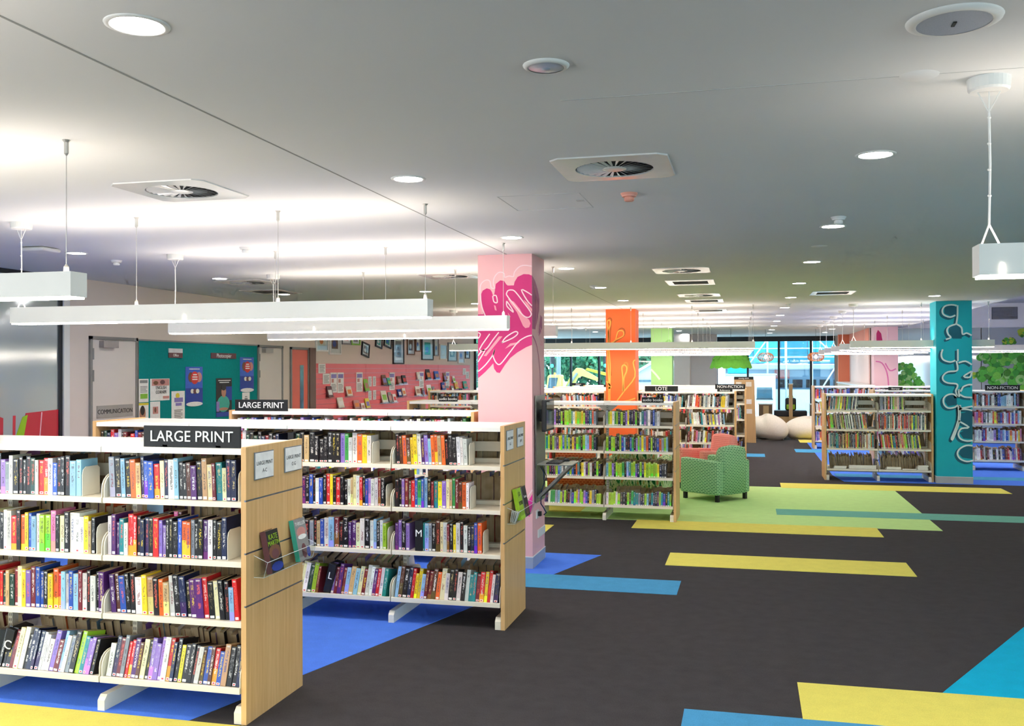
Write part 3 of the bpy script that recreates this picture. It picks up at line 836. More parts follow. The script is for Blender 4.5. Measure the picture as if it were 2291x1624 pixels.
SHELFNAME = ['bottom', 'third', 'second', 'top']
def row(case, bay, lv, side=0, code=None, fill=1.0, lean=0.0, tt=(.02, .038), hh=(.195, .235), indiv=None, palette=LARGE, seed=0, count_from='left', support=False, skip=()):
    """books of one shelf of one bay; side 0 faces the camera"""
    r = random.Random(hash((round(case['x'] * 100), round(case['y'] * 100), bay, lv, side, seed)) & 0xffffff)
    w = case['w']
    avail = (w - .045) * fill
    if code is None:
        code, tot = '', 0
        while tot < avail - .03:
            code += r.choice(palette)
            tot += (tt[0] + tt[1]) / 2
    n = len(code)
    ts = [r.uniform(*tt) for _ in code]
    room = avail - .21 * abs(math.sin(math.radians(lean)))
    k = min(1.25, room / sum(ts)) if n > 3 else 1.0
    ts = [t * k for t in ts]
    xb = case['x'] + case['hw'] - (bay + .5) * w
    yb, zb = case['y'], LEVELS[lv]
    x = -w / 2 + .022 + (.21 * math.sin(math.radians(-lean)) if lean < 0 else 0)
    F = Matrix.Translation((xb, yb, 0)) @ Matrix.Rotation(math.pi * side, 4, 'Z')
    tilt = Matrix.Rotation(math.radians(-12), 4, 'X') if lv == 0 else Matrix.Identity(4)
    cur = lean
    for i, (ch, t) in enumerate(zip(code, ts)):
        if lean and r.random() < .15:
            cur = lean * r.uniform(.5, 1.1)
        ln = math.radians(cur + r.uniform(-.5, .5) * (abs(lean) > 0))
        h = r.uniform(*hh)
        if r.random() < .12:
            h *= .9
        d = r.uniform(.14, .175)
        yy = -DEP / 2 + (.035 if lv else .012) + r.uniform(0, .012)
        zz = zb + abs(math.sin(ln)) * t / 2 + .0008 - (.2126 * (yy + DEP / 2 + .012) if lv == 0 else 0)
        M = F @ Matrix.Translation((x + t / 2, yy, zz)) @ tilt @ Matrix.Rotation(ln, 4, 'Y')
        x += t / math.cos(ln) + .0006
        if i in skip:
            continue
        c, ink = pick(ch, r)
        s1, s2 = r.random(), r.random()
        if indiv and BOOKS_IN_VIEW[0] < 300:
            idx = i + 1 if count_from == 'left' else n - i
            one_book(M, t - .0006, h, d, c, ink, s1, s2, '%s book, %s from %s on %s shelf, %s' % (BC[ch][1], ORD[idx], count_from, SHELFNAME[lv], indiv), 'books on the large print bookcases')
        else:
            stuff_book(M, t - .0006, h, d, c, ink, s1, s2)
    if support:
        x += .012
        me = cached('support', lambda: MB().prism([(0, 0), (.15, 0), (.15, .15), (.13, .165), (.03, .165), (.008, .15), (0, .12)], -.0016, .0016, 'x').box(-.075, 0, .01, .14, 0, .0015).mesh('book_support', M_STEEL))
        o = link('book_support', me)
        zz = zb + .0012 - (.2126 * .05 if lv == 0 else 0)
        o.matrix_world = F @ Matrix.Translation((x, -DEP / 2 + .035, zz)) @ tilt
        tag(o, 'cream metal bookend on the %s shelf, %s' % (SHELFNAME[lv], support), 'bookend', 'cream metal bookends')
    return xb + x

def divider(letter, loc, label, lean=0, t=.055):
    o = thing('letter_divider', label, 'divider', loc)
    o.rotation_euler = (0, math.radians(lean), 0)
    part('block', MB().box(-t / 2, t / 2, 0, .15, 0, .225), M_BLACK, o, bevel=.002)
    lettering(letter, .075, o, (0, -.0012, .13), FACE_FRONT, M_WHITE, .001)

def shelf_sign(text, x0, x1, y, z, size, label, h=.105, light=False):
    o = thing('shelf_sign', label, 'sign', ((x0 + x1) / 2, y, z), 0, 'black bookcase signs')
    w = x1 - x0
    part('board', MB().box(-w / 2, w / 2, -.006, .006, 0, h), M_SIGN, o, bevel=.002)
    part('clip', MB().box(-w * .3, -w * .3 + .03, -.006, .05, .0, .012).box(w * .3 - .03, w * .3, -.006, .05, 0, .012), M_SIGN, o)
    lettering(text, size, o, (0, -.0085, h * .49), FACE_FRONT, M_WHITE, .002)

# front bookcase --------------------------------------------------------------
S1 = bookcase('front maple bookcase of large print novels, cut by the left edge', -2.64, 4.66, 4, .878)
R1, L1 = 'right bay of front bookcase', 'left bay of front bookcase'
row(S1, 0, 3, 0, 'ekskoTnbbrYnWskkBPkTYRtYnn', .95, -2.5, indiv=R1, support=R1)
row(S1, 0, 2, 0, 'WPPtwrrknnkrvvkkkbooekkPWkkn', .87, 0, indiv=R1, support=R1)
row(S1, 0, 1, 0, 'PBbkkwyTkoTWknkPPrkYkksr', .97, -5, tt=(.024, .042), indiv=R1)
row(S1, 0, 0, 0, 'WnRerrPBYkvvvwrnkykkkWBbBrbTkkn', 1.0, 5, indiv=R1)
row(S1, 1, 3, 0, 'owGPkveWkkkkGWrrWbkkkss', .82, 0, indiv=L1, count_from='right', support=L1)
row(S1, 1, 2, 0, 'YkksYWkwWrkoybswllpkYkwwwyTk', .93, 0, indiv=L1, count_from='right', support=L1)
row(S1, 1, 1, 0, 'wwbbrrGTGRYyvRbbkyorsWbsRWkWkP', 1.0, 0, indiv=L1, count_from='right')
row(S1, 1, 0, 0, 'kkeYWrkkkRYWknnnWWWvRsWekltvvk', .95, 7, indiv=L1, count_from='right', skip=(3, 4, 5))
for b in (2, 3):
    for lv in range(4):
        row(S1, b, lv, 0, fill=.92)
for b in range(4):
    for lv in range(4):
        row(S1, b, lv, 1, fill=rnd.choice([.7, .9, 1, .95]), lean=rnd.choice([0, 0, 4, -5]))
shelf_sign('LARGE PRINT', -3.285, -2.685, 4.685, 1.492, .086, 'big LARGE PRINT sign on the front bookcase', .118)
divider('C', (-4.235, 4.7, .192), 'black letter C divider leaning at the left edge of the bottom shelf', 14)

# second bookcase -------------------------------------------------------------
S2 = bookcase('second maple bookcase of large print novels behind the front one', -1.745, 6.79, 4, .86)
R2, L2 = 'right bay of second bookcase', 'left bay of second bookcase'
row(S2, 0, 3, 0, 'kBoByyWPvsooTokkkWWW', .69, -3, tt=(.022, .034), indiv=R2, support=R2)
row(S2, 0, 2, 0, 'kkvRBrbgbskRtyvYTgRBow', .70, 0, tt=(.022, .034), indiv=R2, support=R2)
row(S2, 0, 1, 0, 'PvkvkkGtsekBYWRkyWkWknbo', .82, 0, indiv=R2, support=R2, skip=(4, 5))
row(S2, 0, 0, 0, 'sBknryysRRBoYWkkWkWttRryrWn', .99, 4, indiv=R2)
row(S2, 1, 3, 0, 'kGkTkkkkkkkvgWWoyW', .80, 0, tt=(.024, .04), indiv=L2, count_from='right', support=L2)
row(S2, 1, 2, 0, 'pKkPkbkwbkrykrkkWTYWrkbvWWRk', .93, 0, indiv=L2, count_from='right', support=L2)
row(S2, 1, 1, 0, 'KkkkekTbWsRkkPPYWkWskWl', .95, 0, indiv=L2, count_from='right', support=L2)
row(S2, 1, 0, 0, 'WrTYWGlRkkkvRPRsTsYRWwPrWt', .97, 6, indiv=L2, count_from='right', skip=(8, 9, 10))
for b in (2, 3):
    for lv in range(4):
        row(S2, b, lv, 0, fill=.9, palette='kkkKnbsrRWWvGB' if lv == 3 else LARGE)
for b in range(4):
    for lv in range(4):
        row(S2, b, lv, 1, fill=rnd.choice([.85, 1, 1, .95]), lean=rnd.choice([0, 0, 4, -4]), tt=(.024, .045))
divider('M', (-2.42, 6.815, .5505), 'black letter M divider on the third shelf of the second bookcase', 0, .06)
divider('L', (-3.17, 6.81, .2), 'black letter L divider leaning on the bottom shelf of the second bookcase', 13, .06)
divider('K', (-3.475, 6.815, 1.2025), 'black letter K divider on the top shelf of the second bookcase', 0, .05)

# third large print bookcase -----------------------------------------------------
S3 = bookcase('third large print bookcase, short, beside the pink pillar', -2.60, 8.93, 3, .865)
PAL3 = 'wwwWWspprrbboyvtkknge'
for b in range(3):
    for lv in range(4):
        row(S3, b, lv, 0, fill=.93, palette=PAL3)
        row(S3, b, lv, 1, fill=rnd.choice([.8, .95]), lean=rnd.choice([0, 4, -5]))
shelf_sign('LARGE PRINT', -5.2, -4.6, 8.96, 1.492, .086, 'smaller looking LARGE PRINT sign in front of the teal board', .118)

# audio books -----------------------------------------------------------------------
S4 = bookcase('audio books bookcase behind the pink pillar', -.885, 12.03, 4, .872)
for b in range(4):
    for lv in range(4):
        row(S4, b, lv, 0, fill=[.97, .9, .92, .8][lv] if b == 0 else rnd.choice([.88, .95]), palette=AUDIO, tt=(.02, .032), hh=(.17, .2) if lv else (.15, .19))
        row(S4, b, lv, 1, fill=.9, palette='KkeWwTl', tt=(.02, .035), hh=(.16, .19))
shelf_sign('audio books', -4.0, -3.74, 12.07, 1.492, .05, 'audio books sign seen left of the pink pillar', .068)
shelf_sign('audio books', -1.31, -1.035, 12.07, 1.492, .05, 'audio books sign seen right of the pink pillar', .068)

# far left block ---------------------------------------------------------------------
FARPAL = 'wwwwWWsprroybvtkknRBTTe'
def far_rows(case, pal=FARPAL, fills=(.8, .9, .95), back='TTTBWe', lean=(0, 0, 5, -6)):
    for b in range(case['nb']):
        for lv in range(4):
            row(case, b, lv, 0, fill=rnd.choice(fills), palette=pal, tt=(.018, .04), hh=(.19, .25), lean=rnd.choice(lean))
            row(case, b, lv, 1, fill=rnd.choice(fills), palette=pal, tt=(.018, .04), hh=(.19, .25), lean=rnd.choice(lean))
S5 = bookcase('bookcase just left of the orange pillar', -2.63, 17.95, 4, .87)
S6 = bookcase('bookcase under the LOTE sign beside the orange pillar', -.225, 17.95, 2, .88)
S7 = bookcase('bookcase under the NON-FICTION sign behind the LOTE one', -.05, 20.08, 5, .87)
S8 = bookcase('third bookcase row behind the LOTE bookcase', -.1, 22.2, 5, .87)
S9 = bookcase('fourth bookcase row behind the LOTE bookcase', -.6, 24.33, 4, .87)
for c in (S5, S6, S7, S8, S9):
    far_rows(c)
shelf_sign('LOTE', -1.895, -1.28, 18.0, 1.492, .095, 'dark grey LOTE sign right of the orange pillar', .1)
shelf_sign('Reference', -.565, -.29, 18.0, 1.492, .045, 'little black sign below the NON-FICTION sign', .048)
shelf_sign('NON-FICTION', -.672, -.07, 20.12, 1.492, .08, 'NON-FICTION sign near the green armchair', .105)
shelf_sign('Fiction', -4.45, -4.1, 24.36, 1.492, .05, 'tiny black sign in front of the excavator, left one', .06)
shelf_sign('Fiction', -3.3, -2.95, 22.23, 1.492, .05, 'tiny black sign in front of the excavator, next to the orange pillar', .05)

# right block ------------------------------------------------------------------------
S10 = bookcase('literacy bookcase of magazines left of the teal pillar', 3.0, 17.2, 2, .84, 1.48)
S11 = bookcase('bookcase under the NON-FICTION sign right of the teal pillar', 4.99, 19.42, 3, .87)
S12 = bookcase('bookcase showing its left end behind the literacy one', 4.97, 23.75, 4, .855)
MAGS = 'BBKkeTTWnGRytlwor'
for b in range(2):
    for lv in (1, 2, 3):
        row(S10, b, lv, 0, fill=[0, .93, .8, .62][lv] if b else [0, .8, .9, .5][lv], palette=MAGS, tt=(.008, .026), hh=(.23, .27), lean=rnd.choice([0, 6, -8]))
        if lv == 1:
            row(S10, b, 0, 1, fill=.9, palette='KKBBekT', tt=(.006, .02), hh=(.2, .27), lean=8)
        row(S10, b, lv, 1, fill=.8, palette='KKBBekT', tt=(.006, .02), hh=(.2, .27), lean=rnd.choice([6, -8, 10]))
far_rows(S11, 'wwwwWWssrrRbbnkkPpoyv', (.95, 1, .9))
far_rows(S12, 'wwwWsrobnkPpyv', (.95, 1))
shelf_sign('literacy', 2.595, 2.85, 19.47, 1.492, .05, 'literacy sign left of the teal pillar', .065)
shelf_sign('NON-FICTION', 4.295, 4.89, 19.47, 1.492, .08, 'NON-FICTION sign right of the teal pillar', .105)
M_PAPER = paint('paper_stack', '#ece9e2', .7, .05, 40)
for i, (x, n, w) in enumerate(((1.52, 5, .2), (1.78, 7, .24), (2.0, 7, .2), (2.38, 5, .23), (2.62, 2, .22), (2.84, 9, .16))):
    o = thing('magazine_stack', 'low stack of white magazines, %s from left on the literacy bookcase' % ORD[i + 1], 'magazines', (x, 17.23, .202), 0, 'stacks of magazines on the literacy bookcase')
    o.rotation_euler = (math.radians(-12), 0, 0)
    for k in range(n):
        dx = rnd.uniform(-.008, .008)
        part('magazine', MB().box(-w / 2 + dx, w / 2 + dx, rnd.uniform(0, .01), .27, k * .009, k * .009 + .0082), M_PAPER, o)

# all books beyond the 300 nearest ---------------------------------------------------
def build_stuff():
    me = bpy.data.meshes.new('books')
    me.from_pydata(SV, [], SF)
    me.materials.append(M_BOOK)
    me.materials.append(M_PAGE)
    me.polygons.foreach_set('material_index', SMI)
    set_attr(me, SCOL, SINK)
    uv = me.uv_layers.new(name='UVMap')
    uv.data.foreach_set('uv', SUV)
    o = link('books', me)
    o['kind'] = 'stuff'
    tag(o, 'rows of assorted books filling the farther library shelves', 'books')
build_stuff()

# end panel label holders, acrylic pockets, books in them -----------------------------
def label_holder(case, x, yc, zc, w, h, text, sub):
    o = link('label_holder', None, case['o'], (x - case['x'], yc - case['y'], zc))
    part('holder_frame', MB().box(0, .006, -w / 2, w / 2, -h / 2, h / 2), M_ALU, o, bevel=.001)
    part('card', MB().box(.006, .0075, -w / 2 + .005, w / 2 - .005, -h / 2 + .005, h / 2 - .005), PRINT['white'], o)
    lettering(text, .03, o, (.0082, 0, h * .08), FACE_RIGHT, M_TEXTBLACK, .0003, 'card_print')
    lettering(sub, .03, o, (.0082, 0, -h * .2), FACE_RIGHT, M_TEXTBLACK, .0003, 'card_print')
label_holder(S1, -2.639, 4.85, 1.388, .215, .152, 'LARGE PRINT', 'A-C')
label_holder(S1, -2.639, 5.2, 1.39, .215, .148, 'LARGE PRINT', 'C-G')
label_holder(S2, -1.744, 6.94, 1.388, .2, .15, 'LARGE PRINT', 'G-L')
label_holder(S2, -1.744, 7.27, 1.388, .2, .15, 'LARGE PRINT', 'L-M')
def pocket(case, x, y0, y1, z):
    m = MB()
    m.box(0, .062, y0, y1, z - .02, z - .017)
    m.prism([(0.058, z - .02), (.062, z - .02), (.085, z + .065), (.081, z + .065)], y0, y1, 'y', M=None)
    for y in (y0, y1):
        m.prism([(0, z - .02), (.062, z - .02), (.085, z + .065), (0, z + .1)], y - .0015, y + .0015, 'y')
    pk = part('acrylic_pocket', m, M_ACRYL, case['o'], loc=(x - case['x'], -case['y'], 0))
    for pts in ([(.083, y0, z + .065), (.083, y1, z + .065)], [(.06, y0, z - .019), (.06, y1, z - .019)], [(0, y0, z + .1), (.083, y0, z + .065), (.06, y0, z - .019), (0, y0, z - .019)], [(0, y1, z + .1), (.083, y1, z + .065), (.06, y1, z - .019), (0, y1, z - .019)]):
        part('pocket_edge', MB().tube(pts, .0016, 4), M_ACEDGE, pk)
pocket(S1, -2.638, 4.74, 5.34, .80)
pocket(S2, -1.743, 6.86, 7.42, .79)
def faced_book(x, y, z, w, h, t, lean, spine, front, label, title=(), shapes=()):
    """book standing cover out on an end panel, facing +X"""
    o = thing('faced_book', label, 'book', (x, y, z))
    o.rotation_euler = (0, math.radians(lean), 0)
    part('cover', MB().box(0, .0015, -w / 2, w / 2, 0, h).box(t - .0015, t, -w / 2, w / 2, 0, h), PRINT[front], o)
    part('spine', MB().box(0, t, -w / 2 - .0015, -w / 2, 0, h), PRINT[spine], o)
    part('pages', MB().box(.0015, t - .0015, -w / 2, w / 2 - .004, .002, h - .003), M_PAGE, o)
    for i, (u0, u1, v0, v1, c) in enumerate(shapes):
        a, b, e, f = (u0 - .5) * w, (u1 - .5) * w, v0 * h, v1 * h
        part('cover_picture', MB().prism([((a + b) / 2 + (b - a) / 2 * math.cos(k * math.pi / 5), (e + f) / 2 + (f - e) / 2 * math.sin(k * math.pi / 5)) for k in range(10)], t, t + .0004 * (i + 1), 'x'), PRINT[c], o)
    for s, size, yy, zz, c in title:
        lettering(s, size, o, (t + .002, yy, zz), FACE_RIGHT, PRINT[c], .0003, 'cover_title')
faced_book(-2.592, 4.87, .785, .135, .235, .035, -11, 'maroon', 'dark', 'red brown paperback facing out in the pocket of the front bookcase',
           [('KATE', .042, 0, .196, 'lime'), ('MARTIN', .036, 0, .162, 'lime')], [(.0, 1, .3, .66, 'brown'), (.2, .8, .32, .55, 'maroon'), (.0, 1.0, .02, .24, 'deepblue')])
faced_book(-2.592, 5.22, .785, .145, .245, .03, -11, 'teal', 'grey', 'grey blue hardback facing out in the pocket of the front bookcase',
           [('THRILLER', .03, 0, .215, 'white')], [(.1, .9, .55, .8, 'pinkish'), (.15, .9, .5, .62, 'white'), (.3, .7, .04, .4, 'maroon'), (.7, 1, .03, .3, 'deepblue')])
faced_book(-1.697, 7.07, .775, .13, .235, .032, -11, 'lime', 'lime', 'lime green paperback facing out on the second bookcase',
           [('J.D.', .045, 0, .19, 'dark'), ('ROBB', .042, 0, .12, 'dark')])
faced_book(-1.697, 7.24, .775, .13, .23, .03, -11, 'grey', 'dark', 'charcoal paperback facing out beside the lime green one',
           [('Stories', .03, 0, .15, 'white')], [(.1, .9, .05, .4, 'brown')])
o = thing('leaflet_bundle', 'crumpled white leaflets in the pocket of the second bookcase', 'leaflets', (-1.725, 6.92, .775))
for k in range(4):
    part('leaflet', MB().box(0, .002, -.04, .04, 0, .085, M=Matrix.Translation((.008 * k, .006 * k, 0)) @ Matrix.Rotation(math.radians(6 + 5 * k), 4, 'Y') @ Matrix.Rotation(math.radians(5 * k - 8), 4, 'X')), PRINT['white'], o)

# ================================================================== PENDANT LIGHTS
M_LED = emit('led_diffuser', '#fff4e6', BAR_DOWN, .02)
M_UP = emit('led_uplight', '#fff4ea', BAR_UP, .02)
M_BARBODY = paint('light_housing', '#e4e1da', .45, .02, 5, .4)
M_WIRE = paint('suspension_wire', '#b9b6b0', .35, .05, 30, .5, .6)
M_CORD = paint('white_cord', '#e9e7e2', .5, .03, 30)
def pendant(x0, x1, y, label, wires, canopy=None, ztop=2.39, zbot=2.272, seams=()):
    o = thing('pendant_light', label, 'light', ((x0 + x1) / 2, y, 0), 0, 'suspended linear lights')
    hl = (x1 - x0) / 2
    xc = (x0 + x1) / 2
    m = MB()
    m.box(-hl, hl, -.058, -.05, zbot, ztop).box(-hl, hl, .05, .058, zbot, ztop).box(-hl, -hl + .008, -.05, .05, zbot, ztop).box(hl - .008, hl, -.05, .05, zbot, ztop)
    m.box(-hl + .008, hl - .008, -.05, .05, zbot + .03, zbot + .04).box(-hl + .008, hl - .008, -.05, .05, ztop - .03, ztop - .02)
    part('housing', m, M_BARBODY, o)
    a, zb = hl - .008, zbot - .009
    part('diffuser', MB().add([(-a, -.049, zb), (a, -.049, zb), (a, .049, zb), (-a, .049, zb), (-a, -.049, zbot + .002), (a, -.049, zbot + .002), (a, .049, zbot + .002), (-a, .049, zbot + .002)], [(3, 2, 1, 0), (0, 1, 5, 4), (2, 3, 7, 6), (1, 2, 6, 5), (3, 0, 4, 7)]), M_LED, o)
    part('uplight', MB().add([(-a, -.045, ztop - .012), (a, -.045, ztop - .012), (a, .045, ztop - .012), (-a, .045, ztop - .012)], [(0, 1, 2, 3)]), M_UP, o)
    for s in seams:
        part('seam_clip', MB().box(s - xc - .004, s - xc + .004, -.061, -.058, zbot, zbot + .04), M_LED, o)
    for wx in wires:
        part('suspension_wire', MB().tube([(wx - xc, 0, ztop), (wx - xc, 0, CH - .06)], .0022, 5), M_WIRE, o)
        part('ceiling_gripper', MB().lathe([(.004, -.075), (.011, -.065), (.011, -.012), (.02, 0)], 10, (wx - xc, 0, CH)), M_WIRE, o)
        part('bar_gripper', MB().lathe([(.004, .04), (.012, .028), (.014, 0)], 8, (wx - xc, 0, ztop)), M_WIRE, o)
    if canopy is not None:
        c = canopy - xc
        part('ceiling_rose', MB().lathe([(.0, -.05), (.068, -.05), (.075, -.042), (.078, 0)], 28, (c, 0, CH)), M_FIX, o)
        m = MB()
        for dx in (-.04, 0, .04):
            m.tube([(c + dx, 0, CH - .05), (c, 0, CH - .13)], .0025, 5)
        m.tube([(c, 0, CH - .13), (c + .003, 0, 2.7), (c - .002, 0, ztop + .08)], .0045, 6)
        for dx in (-.03, .035):
            m.tube([(c - .002, 0, ztop + .08), (c + dx, 0, ztop)], .004, 5)
        part('power_cord', m, M_CORD, o)
        for z in (2.58, 2.68, 2.78, 2.88):
            part('cord_tie', MB().lathe([(.006, -.004), (.008, 0), (.006, .004)], 8, (c, 0, z)), M_CORD, o)
pendant(-6.6, -3.12, 3.94, 'pendant light bar cut by the left edge, nearest the camera', [-3.19, -4.3, -5.4], None)
pendant(-5.36, -2.07, 6.07, 'long pendant light bar above the aisle between first and second bookcases', [-2.105, -3.19, -4.32], -5.31, seams=(-3.89,))
pendant(-5.4, -2.05, 8.13, 'pendant light bar whose right end crosses the pink pillar', [-2.095, -3.2, -4.3], -5.36, seams=(-3.88,))
pendant(-5.45, -2.02, 10.16, 'pendant light bar passing behind the pink pillar', [-2.06, -3.17, -4.27], -5.4, seams=(-3.75,))
pendant(.85, 4.05, 3.99, 'pendant light bar cut by the right edge of the photo', [2.0, 3.1], .9, seams=(.93,))
for i in range(5):
    y = 17.12 + 2.07 * i
    pendant(-5.45, .11 - .02 * i, y, '%s pendant light bar back in the far left stack by the orange pillar' % ORD[i + 1], [-4.25, -3.13, -2.05, -.97, .08 - .02 * i], -5.38)
for i in range(5):
    y = 17.4 + 2.05 * i
    pendant(1.7 + .01 * i, [3.98, 4.05, 6.6, 4.0, 4.0][i], y, '%s pendant light bar back in the far right stack by the teal pillar' % ORD[i + 1], [2.85, 3.9], 1.76 + .005 * i)
for i, (x0, y) in enumerate(((-5.48, 1.9), (-5.48, -.2), (-5.48, -2.3), (.85, -.2), (.85, -2.3), (.85, -4.4), (5.2, 3.99), (5.2, 8.1), (5.2, 12.2))):  # unseen bars added outside the view to brighten the room
    pendant(x0, x0 + 3.4, y, 'added fill light bar outside the picture, %s of nine' % ORD[i + 1], [x0 + .1, x0 + 1.7, x0 + 3.3], None)
pendant(4.9, 8.3, 23.6, 'farthest pendant light bar at the right edge by the mural', [5.3, 6.5], None)
pendant(5.0, 8.4, 19.45, 'far pendant light bar at the right edge in front of the mural', [5.4, 6.5], None)

# ================================================================== CEILING FITTINGS
M_DL = emit('downlight_lens', '#ffffff', DOWNLIGHT, .25)
dl_trim = MB().lathe([(.082, -.004), (.086, -.006), (.1, -.004), (.102, 0)], 32).mesh('trim_ring', M_FIX, True)
dl_lens = MB().add([(.083 * math.cos(-k * math.pi / 9), .083 * math.sin(-k * math.pi / 9), -.003) for k in range(18)], [tuple(range(18))]).mesh('lens', M_DL)
def downlight(x, y, label):
    o = thing('downlight', label, 'downlight', (x, y, CH), 0, 'recessed round downlights')
    link('trim_ring', dl_trim, o)
    link('lens', dl_lens, o)
for k in range(6):
    downlight(-1.905 - .015 * k, 2.68 + 2.56 * k, 'downlight in the row left of the middle, %s one from the camera' % ORD[k + 1])
for k in range(5):
    downlight(.645, 5.26 + 2.57 * k, 'downlight in the row right of the middle, %s one from the camera' % ORD[k + 1])
for k in range(3):
    downlight((-6.18, -6.24, -6.64)[k], (7.77, 10.39, 12.82)[k], 'downlight in the row by the left wall, %s one from the camera' % ORD[k + 1])
for k in range(2):
    downlight(-4.47, 12.9 + 2.6 * k, 'far downlight above the slatwall aisle, %s one from the camera' % ORD[k + 1])
downlight(2.78, 15.8, 'downlight in front of the teal pillar')
for k in range(6):
    downlight(.645, 18.1 + 2.57 * k, 'tiny downlight at the far end of the right row, %s after the vents' % ORD[k + 1])
for x, nm in ((-1.98, 'orange pillar'), (-4.47, 'far left bookcases'), (2.3, 'far right bookcases')):  # added to lighten the far end, carrying the rows on
    for k in range(3):
        downlight(x, 25.8 + 2.6 * k, 'added distant downlight beyond the %s, %s one back' % (nm, ORD[k + 1]))

def swirl(x, y, label, glossy):
    o = thing('swirl_diffuser', label, 'air vent', (x, y, CH), 0, 'square swirl air diffusers')
    s, R = .31, .215
    n = 36
    ring = [(R * math.cos(2 * math.pi * k / n), R * math.sin(2 * math.pi * k / n)) for k in range(n)]
    sq = []
    for a, b in ring:
        q = s / max(abs(a), abs(b))
        sq.append((a * q, b * q))
    m = MB()
    m.add([(*p, -.01) for p in ring] + [(*p, -.007) for p in sq], [(k, (k + 1) % n, n + (k + 1) % n, n + k) for k in range(n)])
    m.add([(*p, -.007) for p in sq] + [(p[0] * 1.01, p[1] * 1.01, 0) for p in sq], [(k, (k + 1) % n, n + (k + 1) % n, n + k) for k in range(n)])
    m.add([(*p, -.01) for p in ring] + [(*p, -.0005) for p in ring], [(k, (k + 1) % n, n + (k + 1) % n, n + k) for k in range(n)])
    part('face_plate', m, paint('diffuser_gloss', '#d9d8d4', .18, .03, 8, .6), o)
    part('plenum', MB().lathe([(0, -.0012), (R - .001, -.0012)], 36), paint('vent_black', '#101315', .8, .1, 10), o)
    bl = cached('blade', lambda: MB().add([(.06, -.004, -.0095), (.208, -.011, -.0095), (.208, .009, -.003), (.06, .002, -.003)], [(0, 1, 2, 3), (3, 2, 1, 0)]).mesh('blade', MAT['diffuser_gloss']))
    for k in range(28):
        link('blade', bl, o, None, (0, 0, 2 * math.pi * k / 28))
    part('hub', MB().lathe([(0, -.014), (.05, -.013), (.066, -.01), (.068, -.006)], 24), MAT['diffuser_gloss'], o)
swirl(-.715, 5.24, 'big swirl diffuser near the middle of the ceiling', True)
swirl(-3.4, 5.23, 'big swirl diffuser at the left of the ceiling', True)
swirl(-.73, 10.9, 'middle distance swirl diffuser, nearer of two in line', True)
swirl(-.725, 14.65, 'farther swirl diffuser in line with the dark vents', True)
swirl(-3.45, 10.83, 'swirl diffuser just left of the pink pillar top', True)
swirl(-6.17, 10.92, 'swirl diffuser by the left wall', True)
def vent(x, y, label):
    o = thing('ceiling_vent', label, 'air vent', (x, y, CH), 0, 'square return air vents')
    s, q = .3, .22
    part('frame', MB().box(-s, s, -s - .06, -q, -.008, 0).box(-s, s, q, s + .06, -.008, 0).box(-s, -q, -q, q, -.008, 0).box(q, s, -q, q, -.008, 0), MAT['diffuser_gloss'], o)
    part('plenum', MB().box(-q, q, -q, q, -.002, -.001), MAT['vent_black'], o)
    me = cached('ventslat', lambda: MB().box(-.22, .22, -.004, .004, -.007, -.002).mesh('slat', paint('vent_slat', '#5b5a52', .5, .1, 10)))
    for k in range(15):
        link('slat', me, o, (0, -.2 + k * .0286, 0))
vent(-.72, 12.45, 'dark square vent between the two far swirl diffusers')
vent(-.7, 15.9, 'dark square vent beyond the farther swirl diffuser')
vent(1.2, 14.75, 'dark square vent right of the middle downlight row')
vent(-6.6, 12.35, 'dark square vent high by the left wall')
vent(-.7, 18.6, 'faint vent above the far left light bars')

o = thing('ceiling_speaker', 'large round grey ceiling speaker at the upper right', 'speaker', (.64, 3.285, CH))
part('rim', MB().lathe([(.112, -.012), (.12, -.014), (.142, -.006), (.145, 0)], 40), M_FIX, o, True)
part('grille', MB().lathe([(0, -.013), (.08, -.0125), (.113, -.011)], 40), paint('speaker_grille', '#a9aeb9', .5, .06, 220), o, True)
b = part('badge', MB().box(-.005, .005, -.02, .02, -.0165, -.013), M_SIGN, o)
o = thing('round_sensor', 'round translucent ceiling fitting left of the speaker', 'sensor', (-.715, 3.41, CH))
part('rim', MB().lathe([(.066, -.01), (.072, -.012), (.084, -.004), (.086, 0)], 36), M_FIX, o, True)
part('lens', MB().lathe([(0, -.013), (.03, -.0128), (.067, -.008)], 36), paint('sensor_lens', '#c3c7d2', .15, .08, 30, .6), o, True)
part('centre', MB().lathe([(0, -.017), (.014, -.016), (.017, -.012)], 20), paint('sensor_eye', '#9aa0ad', .3, .05, 30), o, True)
o = thing('cover_plate', 'flat round blank cover beside the right pendant rose', 'cover', (.632, 3.88, CH))
part('plate', MB().lathe([(0, -.004), (.066, -.004), (.073, 0)], 32), M_CEIL, o, True)
o = thing('cover_plate', 'faint round cover between the right row downlights', 'cover', (.63, 9.09, CH))
part('plate', MB().lathe([(0, -.004), (.066, -.004), (.073, 0)], 32), M_FIX, o, True)
def detector(x, y, label, hexc='#e9e6e2'):
    o = thing('smoke_detector', label, 'smoke detector', (x, y, CH), 0, 'smoke detectors')
    mt = paint('detector_' + hexc[1:], hexc, .4, .03, 10)
    part('base', MB().lathe([(0, -.014), (.05, -.014), (.055, 0)], 24), mt, o, True)
    part('head', MB().lathe([(0, -.052), (.026, -.051), (.032, -.044), (.032, -.03), (.026, -.029), (.026, -.024), (.044, -.023), (.046, -.014)], 24), mt, o)
detector(-.73, 6.03, 'smoke detector tinted coral near the big middle diffuser', '#e8a08c')
detector(.645, 7.37, 'smoke detector beside the second downlight of the right row')
detector(-6.21, 8.4, 'smoke detector by the left wall downlights')
detector(-4.43, 7.81, 'smoke detector above the long pendant bars')
detector(-2.01, 12.62, 'smoke detector right of the pink pillar')
